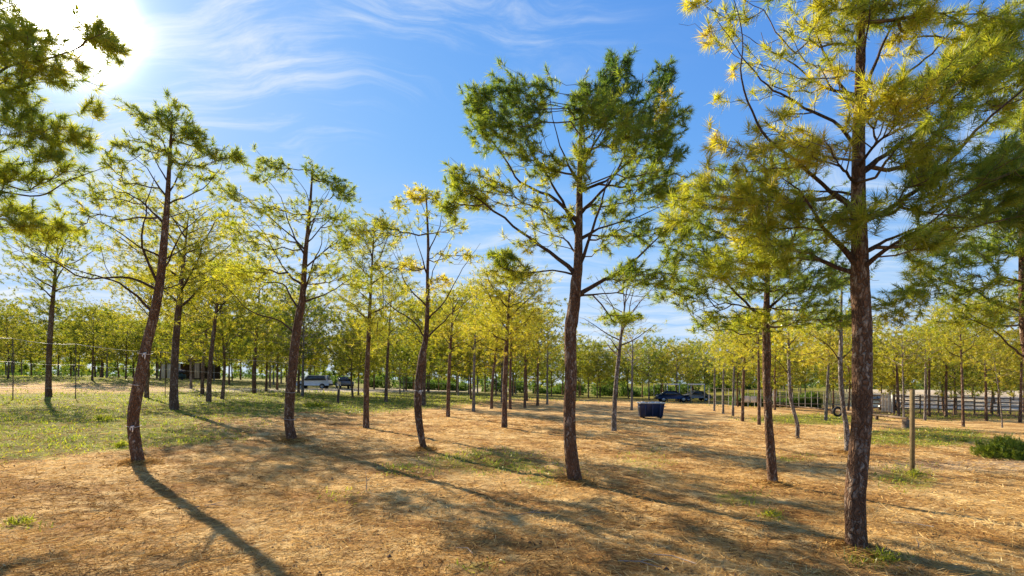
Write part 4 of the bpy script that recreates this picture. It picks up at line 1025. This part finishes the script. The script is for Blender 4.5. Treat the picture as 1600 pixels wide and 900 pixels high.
for c, sz in (((0, -.52, Hd*.95), (Wd+.08, .06, .06)), ((0, .52, Hd*.95), (Wd+.08, .06, .06)), ((-h-.02, 0, Hd*.95), (.06, 1.0, .055)), ((h+.02, 0, Hd*.95), (.06, 1.0, .055))): mb.bbox(c, sz, .01)
mb.build('rim', M['skip_rim'], root)
for x in (-h*.62, 0, h*.62):
    mb = MB(); mb.bbox((x, -.50, (z0+Hd*.9)/2), (.05, .05, Hd*.80), .008); mb.build('rib', M['skip_blue'], root)
for sx in (-1, 1):
    mb = MB(); mb.tube([(sx*(h+.02), -.2, Hd*.72), (sx*(h+.12), -.2, Hd*.72)], .03, 8); mb.build('lifting_pin', M['metal'], root, smooth=True)
    for sy in (-.33, .33):
        mb = MB(); mb.disc((sx*h*.72, sy, .07), 'y', .07, .05, 12); mb.build('wheel', M['rubber'], root)
for x, sz in ((-h*.7, .22), (-h*.3, .16), (h*.1, .2), (h*.5, .26)):
    mb = MB(); mb.bbox((x, -.2+.2*sin(x*9), Hd*.96), (sz, sz*.9, .12), .03, x); tag(mb.build('rubbish_bag', M['panel_pale'], loc=None), None)
    o = bpy.context.scene.objects[-1] if False else mb
# bags lie in the skip: things of their own
bags = [o for o in bpy.data.objects if o.name.startswith('rubbish_bag')]
for o, lab in zip(bags, ('pale rubbish lump at the left end of the blue skip', 'small pale rubbish lump inside the blue skip, left of centre', 'pale rubbish lump in the centre of the blue skip', 'largest pale rubbish lump at the right end of the blue skip')):
    o.location = g0; tag(o, lab, 'rubbish', 'rubbish in the blue skip')

# ---------------------------------------------------------------- cars
def car(name, pos, rz, L_, W_, H_, body, label, kind='suv'):
    root = link(name, None, loc=pos); root.rotation_euler = (0, 0, rz); tag(root, label, 'car')
    h = L_/2
    if kind == 'suv': prof = [(-h, .45), (-h, .80), (-h*.93, .98), (-h*.52, 1.06), (-h*.22, H_), (h*.80, H_-.03), (h*.96, 1.05), (h, .8), (h, .42)]; glass = [(-h*.45, 1.08), (-h*.20, H_-.1), (h*.74, H_-.12), (h*.86, 1.08)]
    elif kind == 'pickup': prof = [(-h, .45), (-h, .85), (-h*.92, 1.0), (-h*.48, 1.05), (-h*.25, H_), (h*.2, H_), (h*.28, 1.05), (h, 1.02), (h, .45)]; glass = [(-h*.42, 1.08), (-h*.23, H_-.1), (h*.15, H_-.1), (h*.2, 1.08)]
    else: prof = [(-h, .42), (-h, .68), (-h*.9, .84), (-h*.45, .92), (-h*.15, H_), (h*.4, H_), (h*.75, .95), (h*.97, .9), (h, .45)]; glass = [(-h*.40, .94), (-h*.13, H_-.08), (h*.37, H_-.08), (h*.62, .95)]
    n = len(prof)
    def shell(pr, w0, w1, zref):
        v = []
        for sg in (-1, 1):
            for x, z in pr: v.append((x, sg*(w0 if z <= zref else w1), z))
        k = len(pr); q = [[i, (i+1) % k, (i+1) % k+k, i+k] for i in range(k)]
        return v, q, k
    v, q, k = shell(prof, W_/2, W_/2*.86, 1.07)
    mb = MB(); mb.add(v, q)
    base = mb.n-2*k
    c1 = [0, k]
    t = [[0, i, i+1] for i in range(1, k-1)]; mb.t.append(np.array(t)); mb.t.append(np.array([[k, k+i+1, k+i] for i in range(1, k-1)]))
    mb.build('body', M[body], root)
    for sg in (-1, 1):
        mb = MB(); y = sg*W_/2*.93
        gv = [(x, sg*(W_/2*(.995 if z < 1.12 else .875)), z) for x, z in glass]
        gv2 = [(x, yy-sg*.03, z) for x, yy, z in gv]
        mb.add(gv+gv2, [[0,1,2,3],[7,6,5,4],[0,4,5,1],[1,5,6,2],[2,6,7,3],[3,7,4,0]]); mb.build('side_window', M['glass_dark'], root)
    gx = (prof[3][0]+prof[4][0])/2; gz = (prof[3][1]+prof[4][1])/2
    for ends, nm in (((prof[3], prof[4]), 'windscreen'), ((prof[6], prof[5]) if kind != 'pickup' else (prof[6], prof[5]), 'rear_window')):
        (x0, z0_), (x1, z1_) = ends; mb = MB(); sg = -1 if nm == 'windscreen' else 1
        a = [(x0*.85+x1*.15+sg*.02, -W_*.40, z0_*.85+z1_*.15+.02), (x0*.85+x1*.15+sg*.02, W_*.40, z0_*.85+z1_*.15+.02), (x0*.1+x1*.9+sg*.02, W_*.36, z0_*.1+z1_*.9+.02), (x0*.1+x1*.9+sg*.02, -W_*.36, z0_*.1+z1_*.9+.02)]
        b = [(p_[0]-sg*.03, p_[1], p_[2]-.03) for p_ in a]
        mb.add(a+b, [[0,1,2,3],[7,6,5,4],[0,4,5,1],[1,5,6,2],[2,6,7,3],[3,7,4,0]]); mb.build(nm, M['glass_dark'], root)
    for x in (-h*.64, h*.62):
        for sg in (-1, 1):
            mb = MB(); mb.disc((x, sg*(W_/2-.08), .34), 'y', .34, .22, 18); wl = mb.build('wheel', M['rubber'], root)
            mb = MB(); mb.disc((x, sg*(W_/2+.03), .34), 'y', .2, .04, 14); mb.build('rim', M['metal'], wl)
    mb = MB(); mb.bbox((-h-.02, 0, .5), (.14, W_*.96, .22), .03); mb.build('bumper', M['rubber'], root)
    mb = MB(); mb.bbox((h+.02, 0, .5), (.14, W_*.96, .22), .03); mb.build('bumper', M['rubber'], root)
    for sg in (-1, 1):
        mb = MB(); mb.bbox((-h-.005, sg*W_*.38, .76), (.06, .3, .14), .02); mb.build('headlight', M['metal'], root)
    return root
gw = ground(490, 607.5)
car('parked_car', gw, radians(4), 4.1*1.05, 1.8, 1.75, 'car_white', 'white estate car parked under pines beyond the wire fence', 'suv')
gp = ground(533, 607.5)
car('parked_pickup', gp+Vector((0.3, .5, 0)), radians(-62), 4.6, 1.8, 1.7, 'car_grey', 'grey pickup parked just right of the white car', 'pickup')
gb = ground(1062, 629.5)
car('parked_car', gb+Vector((0, 3, 0)), radians(176), 3.9, 1.65, 1.42, 'car_blue', 'dark blue car parked under the pale canopy behind the blue skip', 'sedan')
gc_ = ground(1392, 641)
car('parked_car', gc_+Vector((.4, 2.0, 0)), radians(80), 4.2, 1.75, 1.5, 'car_dark', 'dark car parked behind the rail fence near the board gate', 'suv')
gd = ground(1085, 629)
car('parked_car', gd+Vector((2.2, 6, 0)), radians(5), 4.0, 1.7, 1.42, 'car_grey', 'grey low car parked behind the dark blue car', 'sedan')

# canopy behind the skip
g0 = ground(1075, 629); px = g0.y/800
root = link('canopy', None, loc=g0); tag(root, 'open canopy with thin white roof edge behind the blue skip', 'canopy')
xr = lambda x: (x-1075)*px
Hc = 2.3
mb = MB(); mb.bbox((xr(1072), 3.2, Hc+.05), (xr(1102)-xr(1042), 6.4, .07), .02); mb.build('roof', M['roof_grey'], root)
mb = MB(); mb.bbox((xr(1053), -.06, Hc), (xr(1061)-xr(1045), .08, .16), .01); mb.build('fascia', M['white_paint'], root)
mb = MB(); mb.bbox((xr(1088), -.06, Hc), (xr(1101)-xr(1075), .08, .16), .01); mb.build('fascia', M['white_paint'], root)
for x in (1043, 1062, 1080, 1101):
    for y in (.1, 6.2):
        mb = MB(); mb.bbox((xr(x), y, Hc/2), (.10, .10, Hc), .01); mb.build('post', M['metal'], root)

# ---------------------------------------------------------------- pipe corral at centre right
A = ground(1108, 634); B = ground(1345, 640)
root = link('pipe_fence', None, loc=A); tag(root, 'pale metal pipe corral fence in shade behind the row of saplings', 'fence')
n = 24; HH = 1.9
for k in range(n+1):
    u = k/n; X = A.x+(B.x-A.x)*u; Y = A.y+(B.y-A.y)*u; z = float(GM(X, Y))
    mb = MB(); mb.tube([(X, Y, z-.05), (X, Y, z+HH)], .032, 6); mb.build('fence_post', M['old_pipe'], root, org=np.array(A))
for hh in (HH-.03, 1.15, .5):
    mb = MB(); mb.tube([(A.x+(B.x-A.x)*k/12, A.y+(B.y-A.y)*k/12, float(GM(A.x+(B.x-A.x)*k/12, A.y+(B.y-A.y)*k/12))+hh) for k in range(13)], .025, 6); mb.build('rail', M['old_pipe'], root, org=np.array(A))
for x, y, lab in ((1167, 623, 'white square board on the corral fence, left of two'), (1177.5, 624, 'white square board on the corral fence, right of two')):
    u = (x-1108)/237; Y = (A.y+(B.y-A.y)*u)-.12; mb = MB(); c = P(x, y, Y); mb.bbox((0, 0, 0), (.62, .03, .62), .01)
    tag(mb.build('sign_board', M['white_paint'], loc=c), lab, 'sign')
c = P(1210, 619, A.y-3); mb = MB(); mb.bbox((0, 0, 0), (.35, .12, 1.0), .03)
root = link('white_cabinet', None, loc=(c.x, c.y, float(GM(c.x, c.y)))); tag(root, 'tall white box on a stand beside the corral fence', 'box')
mb = MB(); mb.bbox((0, 0, c.z-root.location.z), (.35, .15, 1.0), .03); mb.build('case', M['white_paint'], root)
mb = MB(); mb.tube([(0, 0, 0), (0, 0, c.z-root.location.z-.4)], .05, 8); mb.build('stand', M['metal'], root)

# low timber rail with stump
a = ground(1208, 637); b = ground(1300, 646.5); c = ground(1370, 656); d_ = ground(1418, 662)
root = link('low_rail', None, loc=a); tag(root, 'low weathered timber rail lying along the grass behind the largest pine', 'rail')
for p, q in ((a, b), (b, c), (c, d_)):
    mb = MB(); mb.tube([np.array(p)+[0, 0, .32], (np.array(p)+np.array(q))/2+[0, 0, .33], np.array(q)+[0, 0, .32]], .085, 8); mb.build('rail', M['rail_wood'], root, smooth=True, org=np.array(a))
for p in (a, b, c):
    mb = MB(); mb.bbox((0, 0, .12), (.16, .16, .36), .02); mb.build('support', M['dark_wood'], root, loc=np.array(p)-np.array(a))
g0 = ground(1416, 668.5); mb = MB(); mb.tube([(0, 0, -.05), (.01, 0, .2), (0, 0, .42)], [.23, .20, .19], 14, noise=.05)
tag(mb.build('tree_stump', M['rail_wood'], loc=g0, smooth=False), 'short sawn stump at the end of the low timber rail', 'stump')
# old tyre by the crooked tree
g0 = ground(1309, 651); mb = MB(); aa = np.linspace(0, 2*pi, 25); mb.tube(np.stack([.3*np.cos(aa), 0*aa, .38+.3*np.sin(aa)], -1), .09, 8, cap=False)
tag(mb.build('old_tyre', M['rubber'], loc=g0, smooth=True), 'old tyre standing upright left of the crooked white tree', 'tyre')

# ---------------------------------------------------------------- white rail fence at the right
A = ground(1352, 643); B = ground(1800, 652)
root = link('rail_fence', None, loc=A); tag(root, 'weathered post and rail ranch fence running to the right edge before a pale yard', 'fence')
n = 16; HH = 1.75
pp = []
for k in range(n+1):
    u = k/n; X = A.x+(B.x-A.x)*u; Y = A.y+(B.y-A.y)*u; z = float(GM(X, Y)); pp.append((X, Y, z))
    mb = MB(); mb.bbox((X, Y, z+HH/2), (.11, .11, HH+.1), .01); mb.build('fence_post', M['rail_wood'], root, org=np.array(A))
rz = math.atan2(B.y-A.y, B.x-A.x)
for k in range(n):
    p, q = np.array(pp[k]), np.array(pp[k+1]); c = (p+q)/2; ln = np.linalg.norm(q-p)-.02
    for hh in (.42, .82, 1.22, 1.62):
        mb = MB(); mb.bbox(c+np.array([0, -.075, hh]), (ln, .035, .12), .006, rz); mb.build('rail', M['rail_wood'], root, org=np.array(A))
# board gate
g0 = ground(1371, 643)+Vector((0, -1.2, 0)); px = g0.y/800
root = link('board_gate', None, loc=g0); tag(root, 'narrow gate of tan upright boards beside the white post', 'gate')
for k in range(6):
    mb = MB(); mb.bbox(((k-2.5)*.16, 0, .95), (.145, .03, 1.8), .006); mb.build('board', M['panel_tan' if k % 2 else 'panel_pale'], root)
for z in (.35, 1.55):
    mb = MB(); mb.bbox((0, .045, z), (.98, .05, .12), .008); mb.build('crossbar', M['rail_wood'], root)
g0 = ground(1380, 644)+Vector((0.05, -1.2, 0)); mb = MB(); mb.bbox((0, 0, 1.05), (.20, .20, 2.2), .015)
root = link('gate_post', None, loc=g0); tag(root, 'tall white square post right of the tan board gate', 'post'); mb.build('shaft', M['white_paint'], root)
mb = MB(); mb.bbox((0, 0, 2.17), (.26, .26, .05), .01); mb.build('cap', M['white_paint'], root)

print('objects', len(bpy.data.objects), 'tris', sum(len(m_.loops)-2*len(m_.polygons) for m_ in bpy.data.meshes))
